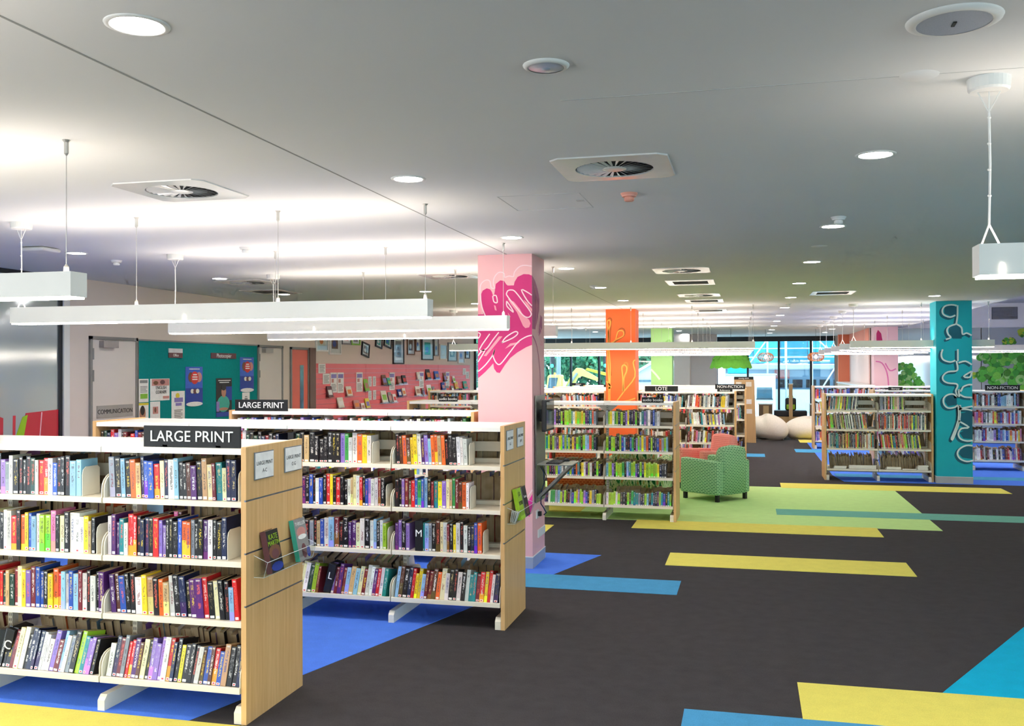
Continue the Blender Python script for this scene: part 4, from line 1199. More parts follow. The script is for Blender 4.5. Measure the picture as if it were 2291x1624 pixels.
detector(.66, 16.9, 'small smoke detector at the far end of the right row')
o = thing('wireless_unit', 'flat white box on the ceiling by the left wall', 'access point', (-6.22, 7.35, CH))
part('body', MB().box(-.12, .12, -.12, .12, -.04, -.004), M_FIX, o, bevel=.02, seg=3)
part('bracket', MB().box(-.09, .09, -.09, .09, -.006, 0), M_DARK, o)

# ================================================================== PILLARS
def pillar(label, x0, x1, y0, y1, ztop, mat, skirt):
    o = thing('pillar', label, 'pillar', ((x0 + x1) / 2, (y0 + y1) / 2, 0))
    hw, hd = (x1 - x0) / 2, (y1 - y0) / 2
    part('shaft', MB().box(-hw, hw, -hd, hd, .11, ztop), mat, o)
    part('skirting', MB().box(-hw - .006, hw + .006, -hd - .006, hd + .006, 0, .11), skirt, o)
    part('skirting_bead', MB().box(-hw - .008, hw + .008, -hd - .008, hd + .008, .11, .118), M_FIX, o)
    return o, hw, hd
M_SKIRT = paint('grey_skirting', '#9fa8b8', .4, .04, 6)
def shape(o, name, pts, mat, face, off=.0015, d=.001):
    """flat painted shape; pts in face metres (a, z); face 'f' = front (-Y), 'r' = right (+X)"""
    if face[0] == 'f':
        part(name, MB().prism(pts, -face[1] - off, -face[1] - off + d, 'y'), mat, o)
    else:
        part(name, MB().prism(pts, face[1] + off - d, face[1] + off, 'x'), mat, o)
def ribbon(o, name, pts, wd, mat, face, off=.003, n=3):
    """painted line of constant width along a smoothed path"""
    P = [Vector((p[0], p[1])) for p in pts]
    Q = []
    for i in range(len(P) - 1):
        a, b, c, d = P[max(i - 1, 0)], P[i], P[i + 1], P[min(i + 2, len(P) - 1)]
        for k in range(n):
            t = k / n
            Q.append(.5 * ((2 * b) + (c - a) * t + (2 * a - 5 * b + 4 * c - d) * t * t + (3 * b - a - 3 * c + d) * t ** 3))
    Q.append(P[-1])
    L, R = [], []
    for i, q in enumerate(Q):
        t = Q[min(i + 1, len(Q) - 1)] - Q[max(i - 1, 0)]
        t = t.normalized() if t.length > 1e-9 else Vector((1, 0))
        nn = Vector((-t.y, t.x)) * wd / 2
        L.append(q + nn)
        R.append(q - nn)
    k = len(Q)
    if face[0] == 'f':
        vs = [(p.x, -face[1] - off, p.y) for p in L + R]
    else:
        vs = [(face[1] + off, p.x, p.y) for p in L + R]
    part(name, MB().add(vs, [(i, i + 1, k + i + 1, k + i) for i in range(k - 1)]), mat, o)
# pink pillar with a magenta flower ---------------------------------------------------
o, hw, hd = pillar('pink pillar painted with a magenta flower', -2.56, -2.02, 8.94, 9.5, CH, paint('pink_paint', '#eeb6b6', .65, .02, 2), M_SKIRT)
ZP = lambda v: (1277 - (580 + v * .1724)) * 3.03 / 712
fx = lambda pts: [(-hw + (max(41, min(757, a)) - 40) / 717 * 2 * hw, ZP(v)) for a, v in pts]
rx = lambda pts: [(-hd + (a - 760) / 160 * 2 * hd, ZP(v)) for a, v in pts]
M_MAG = paint('magenta_paint', '#cc2a72', .6, .04, 4)
M_PINK2 = paint('pink_streak_paint', '#f09aa6', .6, .04, 4)
M_OUT = paint('pale_outline_paint', '#f6d3d6', .6, .03, 4)
shape(o, 'flower_petal', fx([(40, 1545), (60, 1530), (130, 1470), (200, 1400), (245, 1350), (255, 1420), (290, 1470), (330, 1478), (400, 1370), (470, 1280), (560, 1210), (680, 1140), (757, 1110), (757, 205), (720, 185), (650, 180), (570, 215), (530, 280), (520, 325), (440, 325), (420, 310), (390, 262), (340, 255), (280, 300), (266, 400), (258, 445), (240, 445), (228, 405), (205, 370), (160, 355), (105, 385), (85, 430), (88, 560), (115, 700), (41, 700)]), M_MAG, ('f', hd))
for pts in ([(440, 500), (520, 540), (600, 640), (640, 720), (720, 780), (738, 830), (720, 880), (670, 890), (640, 860), (560, 680), (480, 570)], [(320, 995), (368, 995), (150, 1255), (115, 1250)], [(255, 580), (278, 590), (292, 655), (268, 645)], [(645, 515), (700, 560), (757, 640), (757, 680), (690, 590)], [(440, 680), (480, 745), (450, 720)], [(400, 1160), (470, 1090), (600, 1070), (560, 1100), (480, 1120)], [(45, 560), (70, 600), (85, 700), (45, 690)]):
    shape(o, 'petal_streak', fx(pts), M_PINK2, ('f', hd), .0022)
OUTL = ([(140, 720), (95, 600), (75, 450), (75, 320), (120, 260), (170, 245), (205, 270), (220, 350), (268, 355), (250, 300), (260, 220), (310, 155), (360, 148), (395, 170), (400, 215), (460, 200), (515, 210), (530, 150), (590, 85), (660, 65), (757, 80)],
        [(420, 440), (440, 395), (490, 385), (540, 410), (640, 540), (740, 680), (740, 730), (700, 750), (640, 720), (540, 600), (460, 500), (420, 440)], [(757, 460), (700, 420), (620, 385), (690, 520), (757, 600)], [(240, 460), (285, 455), (300, 545), (255, 535), (240, 460)],
        [(425, 530), (430, 600), (515, 680), (480, 610), (425, 530)], [(360, 1080), (410, 1010), (520, 940), (565, 940), (565, 970), (500, 1020), (360, 1080)], [(757, 985), (690, 1000), (600, 1050), (540, 1110), (440, 1240), (340, 1360), (290, 1350), (255, 1290), (245, 1240), (265, 1165), (240, 1240), (150, 1360), (60, 1445), (41, 1450)],
        [(320, 940), (240, 1040), (150, 1160), (60, 1165), (200, 960)], [(41, 1330), (130, 1185), (90, 1190), (41, 1250)], [(44, 940), (72, 960), (60, 1000), (41, 1020)])
for pts in OUTL:
    ribbon(o, 'petal_outline', fx(pts), .0115, M_OUT, ('f', hd), .0032)
M_SIDEFL = paint('side_flower_paint', '#b85c80', .6, .05, 4)
shape(o, 'flower_petal', rx([(762, 200), (800, 260), (830, 350), (855, 480), (850, 640), (822, 800), (800, 900), (762, 900)]), M_SIDEFL, ('r', hw))
shape(o, 'flower_petal', rx([(870, 690), (890, 720), (890, 860), (860, 960), (845, 980), (850, 850)]), M_SIDEFL, ('r', hw))
for pts in ([(770, 240), (800, 420), (830, 600), (835, 800), (820, 960)], [(790, 330), (812, 500), (815, 700), (800, 900)], [(860, 860), (900, 1000), (880, 1100), (860, 1080)], [(840, 930), (870, 1040), (905, 1130), (885, 1270)]):
    ribbon(o, 'petal_outline', rx(pts), .012, M_PINK2, ('r', hw), .0032)
ribbon(o, 'flower_stem', rx([(762, 985), (800, 1060), (830, 1180), (855, 1400), (865, 1700), (868, 2400)]), .02, M_SIDEFL, ('r', hw), .0022)
shape(o, 'petal_streak', [(hw - .10, .55), (hw, .72), (hw, .60), (hw - .03, .5)], paint('hot_pink_paint', '#e8369a', .6, .04, 4), ('f', hd))
ribbon(o, 'petal_outline', [(hw - .16, .5), (hw - .08, .64), (hw, .76)], .012, M_OUT, ('f', hd))
# computer kiosk on the pillar's right face -------------------------------------------
k = thing('catalogue_kiosk', 'steel catalogue kiosk with monitor mounted on the pink pillar', 'kiosk', (-2.011, 9.24, 0))
M_SS = paint('brushed_steel', '#8d9189', .35, .08, 60, .5, .7)
part('back_plate', MB().box(.001, .012, -.22, .2, .62, 1.66), M_SS, k)
part('keyboard_tray', MB().box(.012, .36, -.2, .2, .985, .997), M_SS, k, bevel=.003)
part('tray_brace', MB().prism([(.012, .68), (.03, .66), (.345, .975), (.34, .985), (.32, .985)], .12, .128, 'y').prism([(.012, .68), (.03, .66), (.345, .975), (.34, .985), (.32, .985)], -.19, -.182, 'y').add([(.03, -.19, .662), (.03, .128, .662), (.345, .128, .977), (.345, -.19, .977)], [(0, 1, 2, 3), (3, 2, 1, 0)]), M_SS, k)
part('monitor_bracket', MB().box(.012, .06, -.06, .06, 1.4, 1.52), M_BLACK, k)
mo = part('monitor', MB().box(.06, .105, -.2, .2, 1.31, 1.62), M_BLACK, k, bevel=.008)
part('screen', MB().box(.105, .107, -.185, .185, 1.335, 1.605), paint('dark_screen', '#14181c', .06, .1, 4, .8), mo)
kb = part('keyboard', MB().box(.1, .23, -.19, .1, .997, 1.012), M_BLACK, k, bevel=.003)
for r_ in range(4):
    for c_ in range(11):
        link('key', cached('key', lambda: MB().box(-.011, .011, -.009, .009, 0, .004).mesh('key', paint('key_grey', '#33353a', .5, .1, 30))), kb, (.12 + .03 * r_, -.17 + .025 * c_, 1.012))
part('mouse', MB().lathe([(0, .03), (.02, .027), (.03, .014), (.032, 0)], 16, (.24, .15, .997)), M_BLACK, k, True)
M_CABLE = paint('dark_cable', '#24325e', .5, .1, 20)
part('cable', MB().tube([(.02, -.06, .96), (.05, -.05, .9), (.055, -.06, .8), (.035, -.1, .72), (.03, -.1, .6), (.04, -.02, .55), (.05, .06, .49), (.03, .04, .47)], .006, 6), M_CABLE, k, True)
part('cable', MB().tube([(.02, .0, .96), (.06, .02, .86), (.05, .06, .82), (.02, .08, .8)], .004, 6), M_BLACK, k, True)
for (y, z, n, lb) in ((9.12, .5, 1, 'single white power outlet below the kiosk tray'), (9.2, .3, 3, 'row of white wall sockets low on the pink pillar')):
    q = thing('power_outlet', lb, 'outlet', (-2.02, y, z))
    for i in range(n):
        part('face_plate', MB().box(.001, .012, -.045 + i * .11, .055 + i * .11, -.04, .04), M_FIX, q, bevel=.002)
    if n == 1:
        part('plug', MB().box(.012, .045, .0, .04, -.02, .025), M_BLACK, q, bevel=.004)
# orange pillar -------------------------------------------------------------------------
o, hw, hd = pillar('orange pillar painted with looping branches', -2.59, -2.04, 17.72, 18.27, CH, paint('orange_paint', '#fb6a2e', .6, .03, 2), M_SKIRT)
M_OLOOP = paint('orange_line_paint', '#ffab4d', .6, .04, 6)
M_OSHADE = paint('orange_shadow_paint', '#b4551f', .6, .05, 6)
ZO = lambda v: (1041 - (680 + v * .197)) * 3.03 / 351
ox = lambda pts: [(-hw + (a - 90) / 340 * 2 * hw, ZO(v)) for a, v in pts]
for pts in ([(110, 215), (125, 150), (155, 160), (150, 210), (132, 430), (130, 600), (150, 780)], [(215, 360), (235, 290), (270, 262), (305, 280), (300, 340), (220, 390), (160, 430)], [(290, 690), (310, 640), (340, 650), (335, 720), (305, 800)]):
    ribbon(o, 'branch_shadow', ox(pts), .03, M_OSHADE if pts[0][1] < 400 else paint('orange_shadow_pale', '#f07d35', .6, .04, 6), ('f', hd), .0015)
for pts in ([(120, 1140), (125, 900), (118, 700), (112, 520), (120, 300), (108, 215), (112, 180), (125, 170), (145, 185), (140, 230), (122, 300), (130, 520), (140, 700), (135, 900), (135, 1140)], [(150, 420), (200, 390), (230, 300), (265, 285), (295, 300), (290, 345), (220, 380), (200, 390)],
            [(285, 950), (285, 800), (275, 700), (285, 668), (310, 665), (330, 690), (325, 740), (300, 800), (292, 950)], [(130, 1190), (200, 1080), (300, 950), (425, 790), (405, 640), (428, 608)], [(190, 1080), (350, 1050), (430, 1025)], [(350, 1050), (430, 1085)], [(95, 840), (150, 905), (110, 915)]):
    ribbon(o, 'branch_line', ox(pts), .022, M_OLOOP, ('f', hd), .003)
# pale green pillar ---------------------------------------------------------------------
o, hw, hd = pillar('pale green pillar with white fern pattern', -2.63, -2.05, 26.6, 27.2, CH, paint('pale_green_paint', '#a9d98a', .6, .03, 2), M_SKIRT)
M_FERN = paint('fern_paint', '#e2f2d2', .6, .04, 6)
for i in range(14):
    a = -.2 + i * .22
    cx, cz = (-.05, 1.05)
    ribbon(o, 'fern_frond', [(cx, cz), (cx + .16 * math.cos(a), cz + .16 * math.sin(a) + .05), (max(-hw, min(hw, cx + .34 * math.cos(a))), cz + .3 * math.sin(a))], .03, M_FERN, ('f', hd), .002)
ribbon(o, 'fern_frond', [(-hw, 1.9), (-.15, 1.75), (-.05, 1.62)], .05, M_FERN, ('f', hd), .002)
ribbon(o, 'fern_frond', [(.1, 2.55), (.14, 2.66), (.22, 2.7), (.26, 2.6)], .05, paint('fern_dark_paint', '#8cc468', .6, .04, 6), ('f', hd), .002)
# teal pillar ------------------------------------------------------------------------------
o, hw, hd = pillar('teal pillar with raised white scroll outlines', 3.03, 3.58, 17.1, 17.65, CH, paint('teal_paint', '#00b4c8', .55, .04, 2), paint('pale_skirting', '#b9bab6', .5, .03, 6))
ZT = lambda v: (1080.5 - (660 + v * .2709)) * 3.03 / 400.5
tx = lambda pts: [(-hw + (max(160, min(442, a)) - 158) / 285 * 2 * hw, ZT(v)) for a, v in pts]
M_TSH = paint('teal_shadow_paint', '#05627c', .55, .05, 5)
M_TLINE = paint('teal_outline_paint', '#dff3f5', .5, .02, 6)
TL = ([(322, 112), (280, 105), (230, 115), (208, 150), (220, 185), (270, 205), (312, 190)], [(330, 110), (328, 200), (318, 262)], [(318, 262), (265, 280), (245, 310), (255, 345), (275, 370), (235, 385)], [(322, 262), (360, 290), (368, 345), (400, 335), (440, 355)], [(330, 465), (330, 560)], [(210, 465), (198, 510), (215, 550), (270, 568), (310, 555)],
      [(318, 560), (328, 610), (318, 640), (250, 648), (212, 680), (212, 715), (250, 738), (318, 745), (325, 770), (312, 800), (325, 850)], [(335, 575), (390, 562), (440, 590)], [(440, 640), (425, 690), (375, 685), (435, 645)], [(340, 850), (335, 790), (352, 805), (370, 770), (410, 752), (442, 752)], [(345, 830), (380, 850), (442, 855)],
      [(325, 850), (290, 828), (245, 835), (215, 865), (218, 910), (250, 940), (300, 935), (330, 915)], [(345, 915), (350, 950), (345, 945), (442, 925)], [(345, 950), (400, 950), (442, 960)], [(332, 920), (330, 1040), (275, 1188)], [(342, 925), (340, 1040), (288, 1190), (275, 1188)], [(335, 1045), (415, 1095), (355, 1105), (330, 1150), (350, 1190), (400, 1205), (442, 1200)],
      [(442, 1242), (390, 1242), (340, 1270), (322, 1310), (345, 1350), (395, 1370), (442, 1362)])
for pts in TL:
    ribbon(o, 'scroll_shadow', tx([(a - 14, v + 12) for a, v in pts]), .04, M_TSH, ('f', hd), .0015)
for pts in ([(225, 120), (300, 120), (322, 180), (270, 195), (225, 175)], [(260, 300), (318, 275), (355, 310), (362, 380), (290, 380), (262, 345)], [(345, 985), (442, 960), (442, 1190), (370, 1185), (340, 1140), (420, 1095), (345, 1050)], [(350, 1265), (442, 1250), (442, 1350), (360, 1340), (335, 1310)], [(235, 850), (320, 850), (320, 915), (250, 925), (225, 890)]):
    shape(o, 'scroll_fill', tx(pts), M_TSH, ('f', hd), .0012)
for pts in TL:
    ribbon(o, 'scroll_line', tx(pts), .026, M_TLINE, ('f', hd), .006)
# far pink pillar
o, hw, hd = pillar('far pink pillar with a small magenta tulip', 3.28, 3.89, 27.3, 27.9, CH, paint('far_pink_paint', '#ffd2d8', .65, .02, 2), M_SKIRT)
for pts in ([(-.24, 2.35), (-.24, 2.85), (-.2, 2.95), (-.12, 2.85), (-.06, 2.5), (-.12, 2.35)], [(-.05, 2.4), (0, 2.62), (.08, 2.66), (.14, 2.55), (.12, 2.4)]):
    shape(o, 'flower_petal', pts, M_MAG, ('f', hd))
for pts in ([(-.26, 2.1), (-.1, 2.05), (.02, 1.8), (.06, 1.4), (.02, .9)], [(-.02, 2.05), (.1, 1.85), (.25, 1.9)]):
    ribbon(o, 'flower_stem', pts, .035, paint('stem_pink_paint', '#e879b0', .6, .04, 4), ('f', hd), .002)
g = thing('grey_column', 'plain grey boxed column in front of the far windows', 'column', (-1.66, 31.5, 0))
part('shaft', MB().box(-.67, -.17, -.5, .5, 0, CH), paint('grey_wall_paint', '#e6dfdb', .7, .02, 2), g)
part('side_panel', MB().box(-.17, .66, .1, .5, 0, CH), paint('cool_grey_paint', '#dcdee4', .7, .02, 2), g)

# ================================================================== SOFT SEATING
def armchair(label, loc, rz, mat, w=.74, d=.72, hb=.78, ha=.58, legs=True, name='armchair'):
    """local +Y is the sitting direction"""
    o = thing(name, label, 'armchair', loc, rz)
    z0 = .1
    aw = .14
    part('base', MB().box(-w / 2 + aw, w / 2 - aw, -d / 2 + .02, d / 2 - .02, z0, .3), mat, o, True, .02, 3, cubeuv=True)
    part('seat_cushion', MB().box(-w / 2 + aw + .004, w / 2 - aw - .004, -d / 2 + .16, d / 2 + .01, .3, .45), mat, o, True, .035, 3, cubeuv=True)
    for s in (-1, 1):
        part('arm', MB().prism([(-d / 2 + .01, z0), (d / 2, z0), (d / 2 - .01, ha + .03), (-d / 2 + .01, ha)], s * w / 2 - (aw if s > 0 else 0), s * w / 2 + (aw if s < 0 else 0), 'x'), mat, o, True, .03, 3, cubeuv=True)
    pr = [(-d / 2, z0), (-d / 2 + .17, z0), (-d / 2 + .17, .45), (-d / 2 + .12, hb - .05), (-d / 2 + .08, hb), (-d / 2 + .02, hb - .01), (-d / 2 - .01, hb - .08)]
    m = MB()
    n = len(pr)
    xs = [-w / 2 + aw - .02, -w / 4, 0, w / 4, w / 2 - aw + .02]
    vs = [(x, y, z + (.02 * math.cos(math.pi * i / 2 - math.pi) if z > ha else 0) * 0 + (.025 * (1 - (x / (w / 2 - aw)) ** 2) if z > ha else 0)) for i, x in enumerate(xs) for y, z in pr]
    fs = [(i * n + k, i * n + (k + 1) % n, (i + 1) * n + (k + 1) % n, (i + 1) * n + k) for i in range(4) for k in range(n)] + [tuple(range(n)), tuple(4 * n + k for k in range(n))]
    part('backrest', m.add(vs, fs), mat, o, True, cubeuv=True)
    for sx in (-1, 1):
        for sy in (-1, 1):
            part('leg', MB().box(-.025, .025, -.025, .025, 0, z0 + .01), M_BLACK, o, loc=(sx * (w / 2 - .06), sy * (d / 2 - .06), 0), bevel=.004)
    return o
armchair('green woven armchair with its back to the camera', (-.49, 14.42, 0), math.radians(52), weave('green_weave', '#1d6e48', '#bfe6b4', .064, .023, .0062))
armchair('coral pink armchair behind the green one', (-.62, 15.42, 0), math.radians(128), weave('pink_weave', '#ee7672', '#fba79a', .022, .03, .005), hb=.86, ha=.62)
armchair('orange zigzag armchair seen through the audio books shelves', (-2.38, 13.5, 0), math.radians(4), weave('orange_weave', '#c8502c', '#e28450', .05, .03, .006), .8, .74, .76, .56)
def leafy():
    t = NT('leafy_fabric')
    v = t.mapping(t.coord('UV'), (26, 9, 9))
    f = t.noise(v, 1.0, 3)
    t.base(t.ramp(f, [(.30, lin('#123b26')), (.42, lin('#2f8a4a')), (.5, lin('#e9e6c2')), (.58, lin('#8cc46a')), (.68, lin('#e08a6a'))]), .85, .15)
    return t.m
armchair('leaf patterned armchair seen through the audio books shelves', (-1.5, 13.52, 0), math.radians(-6), leafy(), .84, .76, .98, .68)

def pebble(label, loc, sx, sy, sz, rz, dent):
    """pebble shaped floor cushion with a pinched crease"""
    o = thing('pebble_seat', label, 'beanbag', loc, rz)
    m = MB()
    nu, nv = 40, 20
    vs, fs = [], []
    for i in range(nv + 1):
        th = math.pi * i / nv
        for j in range(nu):
            ph = 2 * math.pi * j / nu
            x, y, z = math.sin(th) * math.cos(ph), math.sin(th) * math.sin(ph), math.cos(th)
            r = 1 + .12 * math.cos(ph * 2 + .6) - dent * math.exp(-((x * .8 + y * .5 - .25) / .2) ** 2) * max(0.0, min(1.0, z + .35))
            lean = .12 * z
            zz = z * r
            zz = zz if zz > 0 else -(-zz) ** .8 * .9
            vs.append(((x * r + lean) * sx, y * r * sy, max(0.0, (zz + .86) * sz)))
    for i in range(nv):
        for j in range(nu):
            fs.append((i * nu + j, i * nu + (j + 1) % nu, (i + 1) * nu + (j + 1) % nu, (i + 1) * nu + j))
    m.add(vs, fs)
    part('cushion', m, paint('pebble_fabric', '#e4dbce', .9, .05, 30, .1), o, True)
    ring = [((.35 + .0) * sx * 0 + math.cos(a) * sx * .8, math.sin(a) * sy * .8, .015) for a in [k * math.pi / 12 for k in range(25)]]
    part('seam', MB().tube(ring, .006, 5), paint('pebble_seam', '#a79d90', .9, .05, 30), o)
pebble('pale pebble floor seat with a crease, left of the pair', (.5, 26.6, 0), .52, .5, .36, math.radians(150), .16)
pebble('pale rounded pebble floor seat, right of the pair', (1.52, 27.0, 0), .56, .48, .32, math.radians(20), .05)

# ================================================================== FAR END
M_OAK = wood('oak_panel', '#c9a06c', '#dcb886')
y_ = thing('young_adult_unit', 'maple shelf end under the young adult sign by the window', 'shelf', (-.12, 25.4, 0))
part('end_panel', MB().prism([(-.27, 0), (.3, 0), (.26, 1.63), (-.25, 1.63)], -.02, .02, 'y'), M_OAK, y_)
part('side', MB().box(-.25, -.23, .02, .4, 0, 1.6).box(.24, .26, .02, .4, 0, 1.6), M_OAK, y_)
for z in (.3, .7, 1.1, 1.5):
    part('shelf', MB().box(-.23, .24, .02, .4, z, z + .02), M_OAK, y_)
for x, z in ((-.13, 1.45), (.12, 1.45), (.12, 1.0), (.13, .75)):
    part('pinned_card', MB().box(x - .07, x + .07, -.024, -.02, z, z + .12), PRINT['cream' if z > 1.2 else 'white'], y_)
shelf_sign('young adult', -.37, .12, 25.42, 1.63, .055, 'young adult sign on the maple shelf end', .075)
for i, (x, lb) in enumerate(((.55, 'small oak side cabinet by the window, left one'), (2.2, 'small oak side cabinet by the window, right one'))):
    c = thing('side_cabinet', lb, 'cabinet', (x, 33.2, 0), 0, 'low cabinets by the far window')
    part('carcass', MB().box(-.22, .22, .02, .4, 0, .7), wood('dark_oak', '#6d5642', '#8a6d52'), c)
    part('door', MB().box(-.08, .1, 0, .02, .03, .66), M_OAK, c)
    part('top', MB().box(-.24, .24, -.01, .42, .7, .73), M_TOP, c)
be = thing('window_bench', 'dark upholstered bench on an oak base below the far window', 'bench', (1.36, 33.3, 0))
part('base', MB().box(-.5, .5, 0, .5, 0, .3), M_OAK, be)
part('cushion', MB().box(-.53, .53, -.03, .52, .3, .5), paint('dark_vinyl', '#2b2a30', .5, .08, 12), be, True, .03, 3)
po = thing('bay_post', 'slim oak post dividing the window bench', 'post', (1.36, 33.15, 0))
part('post', MB().box(-.06, .06, -.05, .05, 0, 1.38), M_OAK, po, bevel=.004)
part('cap', MB().box(-.075, .075, -.065, .065, 1.38, 1.41), M_TOP, po)
ba = thing('school_bag', 'black and lime school bag on the window bench', 'bag', (1.37, 33.55, .5))
part('body', MB().box(-.18, .18, -.1, .1, 0, .42), M_BLACK, ba, True, .06, 3)
part('pocket', MB().box(-.14, .14, -.13, -.1, .03, .2), PRINT['lime'], ba, True, .02, 2)
part('strap', MB().tube([(-.1, 0, .4), (-.06, 0, .5), (.06, 0, .5), (.1, 0, .4)], .012, 6), PRINT['lime'], ba, True)
# leafy green hanging canopy
cn = thing('hanging_canopy', 'green scalloped leaf canopy hanging near the window', 'canopy', (-.48, 27.2, 0))
M_FELT = paint('green_felt', '#6cb544', .9, .08, 14, .1)
def canopy():
    for ringi, (r0, z0, r1, z1) in enumerate(((.3, 2.36, .5, 2.2), (.42, 2.26, .575, 1.96))):
        n = 14
        for k in range(n):
            a0, a1 = 2 * math.pi * (k + .5 * ringi) / n, 2 * math.pi * (k + 1.12 + .5 * ringi) / n
            m = MB()
            vs = []
            for i in range(5):
                t = i / 4
                for j in range(5):
                    s = j / 4
                    a = a0 + (a1 - a0) * s
                    rr = r0 + (r1 - r0) * t ** .7 + .012 * math.sin(math.pi * s)
                    sc = -.05 * t * (1 - (2 * s - 1) ** 2)
                    vs.append((rr * math.cos(a), rr * math.sin(a), z0 + (z1 - z0) * t + sc))
            fs = [(i * 5 + j, i * 5 + j + 1, (i + 1) * 5 + j + 1, (i + 1) * 5 + j) for i in range(4) for j in range(4)]
            m.add(vs, fs)
            part('leaf_scale', m, M_FELT, cn, True)
    part('crown', MB().lathe([(0, 2.42), (.2, 2.4), (.32, 2.34)], 28), M_FELT, cn, True)
    part('cord', MB().tube([(0, 0, 2.42), (0, 0, CH)], .004, 5), M_DARK, cn)
canopy()
# woven pendant lamps
M_BULB = emit('warm_bulb', '#ffd9a0', 14.0, .05)
M_WOV = paint('woven_cane', '#d9884e', .6, .1, 30)
for x, lb in ((.47, 'orange woven pendant lamp by the window, left one'), (1.83, 'orange woven pendant lamp by the window, right one')):
    o = thing('woven_lamp', lb, 'lamp', (x, 28.0, 2.24), 0, 'woven pendant lamps')
    prof = [(.08, .12), (.17, .09), (.225, .02), (.215, -.05), (.15, -.11), (.07, -.125)]
    m = MB()
    for s in (-1, 1):
        for k in range(20):
            m.tube([(r * math.cos(2 * math.pi * k / 20 + s * i * .16), r * math.sin(2 * math.pi * k / 20 + s * i * .16), z) for i, (r, z) in enumerate(prof)], .006, 4, cap=False)
    part('woven_shade', m, M_WOV, o)
    part('bulb', MB().lathe([(0, -.05), (.03, -.04), (.04, -.01), (.025, .03), (.012, .06)], 14), M_BULB, o, True)
    part('cord', MB().tube([(0, 0, .06), (0, 0, CH - 2.24)], .004, 5), M_DARK, o)
ct = thing('reading_counter', 'white topped maple counter below the pale pink wall', 'counter', (2.98, 29.6, 0))
part('top', MB().box(-.2, .22, -3.2, 3.2, 1.44, 1.48), M_TOP, ct)
part('carcass', MB().box(-.17, .2, -3.15, 3.15, 0, 1.44), M_OAK, ct)

# ================================================================== OUTSIDE THE FAR WINDOWS
struct(part('street', MB().box(-70, 60, 34.62, 140, -.4, -.12), paint('pale_concrete', '#b7bdc0', .9, .12, .5)), 'pale concrete yard outside the windows')
def foliage_material():
    t = NT('tree_foliage')
    f = t.noise(t.coord(), 3.5, 4, .7)
    t.base(t.ramp(f, [(.25, lin('#245243')), (.5, lin('#468266')), (.75, lin('#86b873'))]), .9, .1)
    return t.m
M_TREE = foliage_material()
M_TRUNK = wood('bark', '#3d352e', '#5d5348')
def tree(x, y, z, r, label, seed):
    o = thing('street_tree', label, 'tree', (x, y, -.12), 0, 'trees across the street')
    rr = random.Random(seed)
    part('trunk', MB().tube([(0, 0, 0), (.08, 0, z * .5), (0, .05, z)], [.18, .13, .08], 8), M_TRUNK, o, True)
    m = MB()
    for k in range(900):
        a, b = rr.uniform(0, 6.283), math.acos(rr.uniform(-1, 1))
        q = r * rr.uniform(.45, 1) * (1 + .2 * math.sin(3 * a + seed) * math.sin(2 * b))
        c = Vector((q * math.sin(b) * math.cos(a), q * math.sin(b) * math.sin(a), z + .8 * q * math.cos(b)))
        if c.z < .5:
            continue
        s = rr.uniform(.16, .36)
        u = Vector((rr.uniform(-1, 1), rr.uniform(-1, 1), rr.uniform(-1, 1))).normalized() * s
        v = u.cross(Vector((rr.uniform(-1, 1), rr.uniform(-1, 1), rr.uniform(-1, 1)))).normalized() * s * .7
        m.add([c - u, c + v, c + u, c - v], [(0, 1, 2, 3)])
    c = part('crown', m, M_TREE, o)
    c['kind'] = 'stuff'
for i, (x, y, z, r) in enumerate(((-20, 68, 3.0, 3.0), (-17.6, 63, 2.8, 2.6), (-13.4, 60, 2.7, 2.5), (-11.4, 66, 3.0, 2.8), (-9.4, 62, 2.6, 2.4), (-7.2, 70, 3.0, 2.8), (-6.0, 62, 2.5, 2.0))):
    tree(x, y, z, r, 'leafy street tree outside, %s from the left beyond the window' % ORD[i + 1], i)
o = thing('lamp_pole', 'pale grey pole standing outside the window', 'pole', (-9.85, 50, -.12))
part('shaft', MB().tube([(0, 0, 0), (0, 0, 6)], [.13, .1], 12), paint('galvanised', '#7f8a90', .5, .05, 4), o, True)
part('base_plate', MB().box(-.25, .25, -.25, .25, 0, .04), MAT['galvanised'], o)
for x, lb in ((-11.2, 'traffic light at the left behind the pole'), (-8.05, 'traffic light above the excavator boom')):
    o = thing('traffic_light', lb, 'traffic light', (x, 55, -.12))
    part('post', MB().tube([(0, 0, 0), (0, 0, 2.7)], .05, 8), M_DARK, o)
    part('head', MB().box(-.13, .13, -.12, .05, 2.1, 2.8), M_DARK, o)
    part('green_lens', MB().lathe([(0, 0), (.09, 0), (.1, .02)], 14, (0, 0, 0)), emit('green_signal', '#30ffb0', 4.0), o, loc=(0, -.13, 2.22), rot=(math.pi / 2, 0, 0))
# excavator
ex = thing('excavator', 'pale yellow excavator working outside the window', 'excavator', (-7.6, 42, -.12))
M_EX = paint('excavator_yellow', '#c2bb62', .5, .08, 3)
part('track', MB().box(-1.5, .5, -.7, -.35, 0, .4), M_DARK, ex, bevel=.1)
part('track', MB().box(-1.5, .5, .35, .7, 0, .4), M_DARK, ex, bevel=.1)
part('house', MB().box(-1.7, .2, -.6, .6, .42, 1.0), M_EX, ex, bevel=.05)
part('cab', MB().prism([(-1.15, 1.0), (-.5, 1.0), (-.45, 1.72), (-.5, 1.78), (-1.0, 1.78), (-1.08, 1.7)], -.5, .1, 'y'), M_EX, ex, bevel=.02)
part('cab_window', MB().prism([(-1.08, 1.1), (-.72, 1.1), (-.6, 1.65), (-1.0, 1.65)], -.51, -.5, 'y'), paint('cab_glass', '#2d4a58', .15, .2, 3), ex)
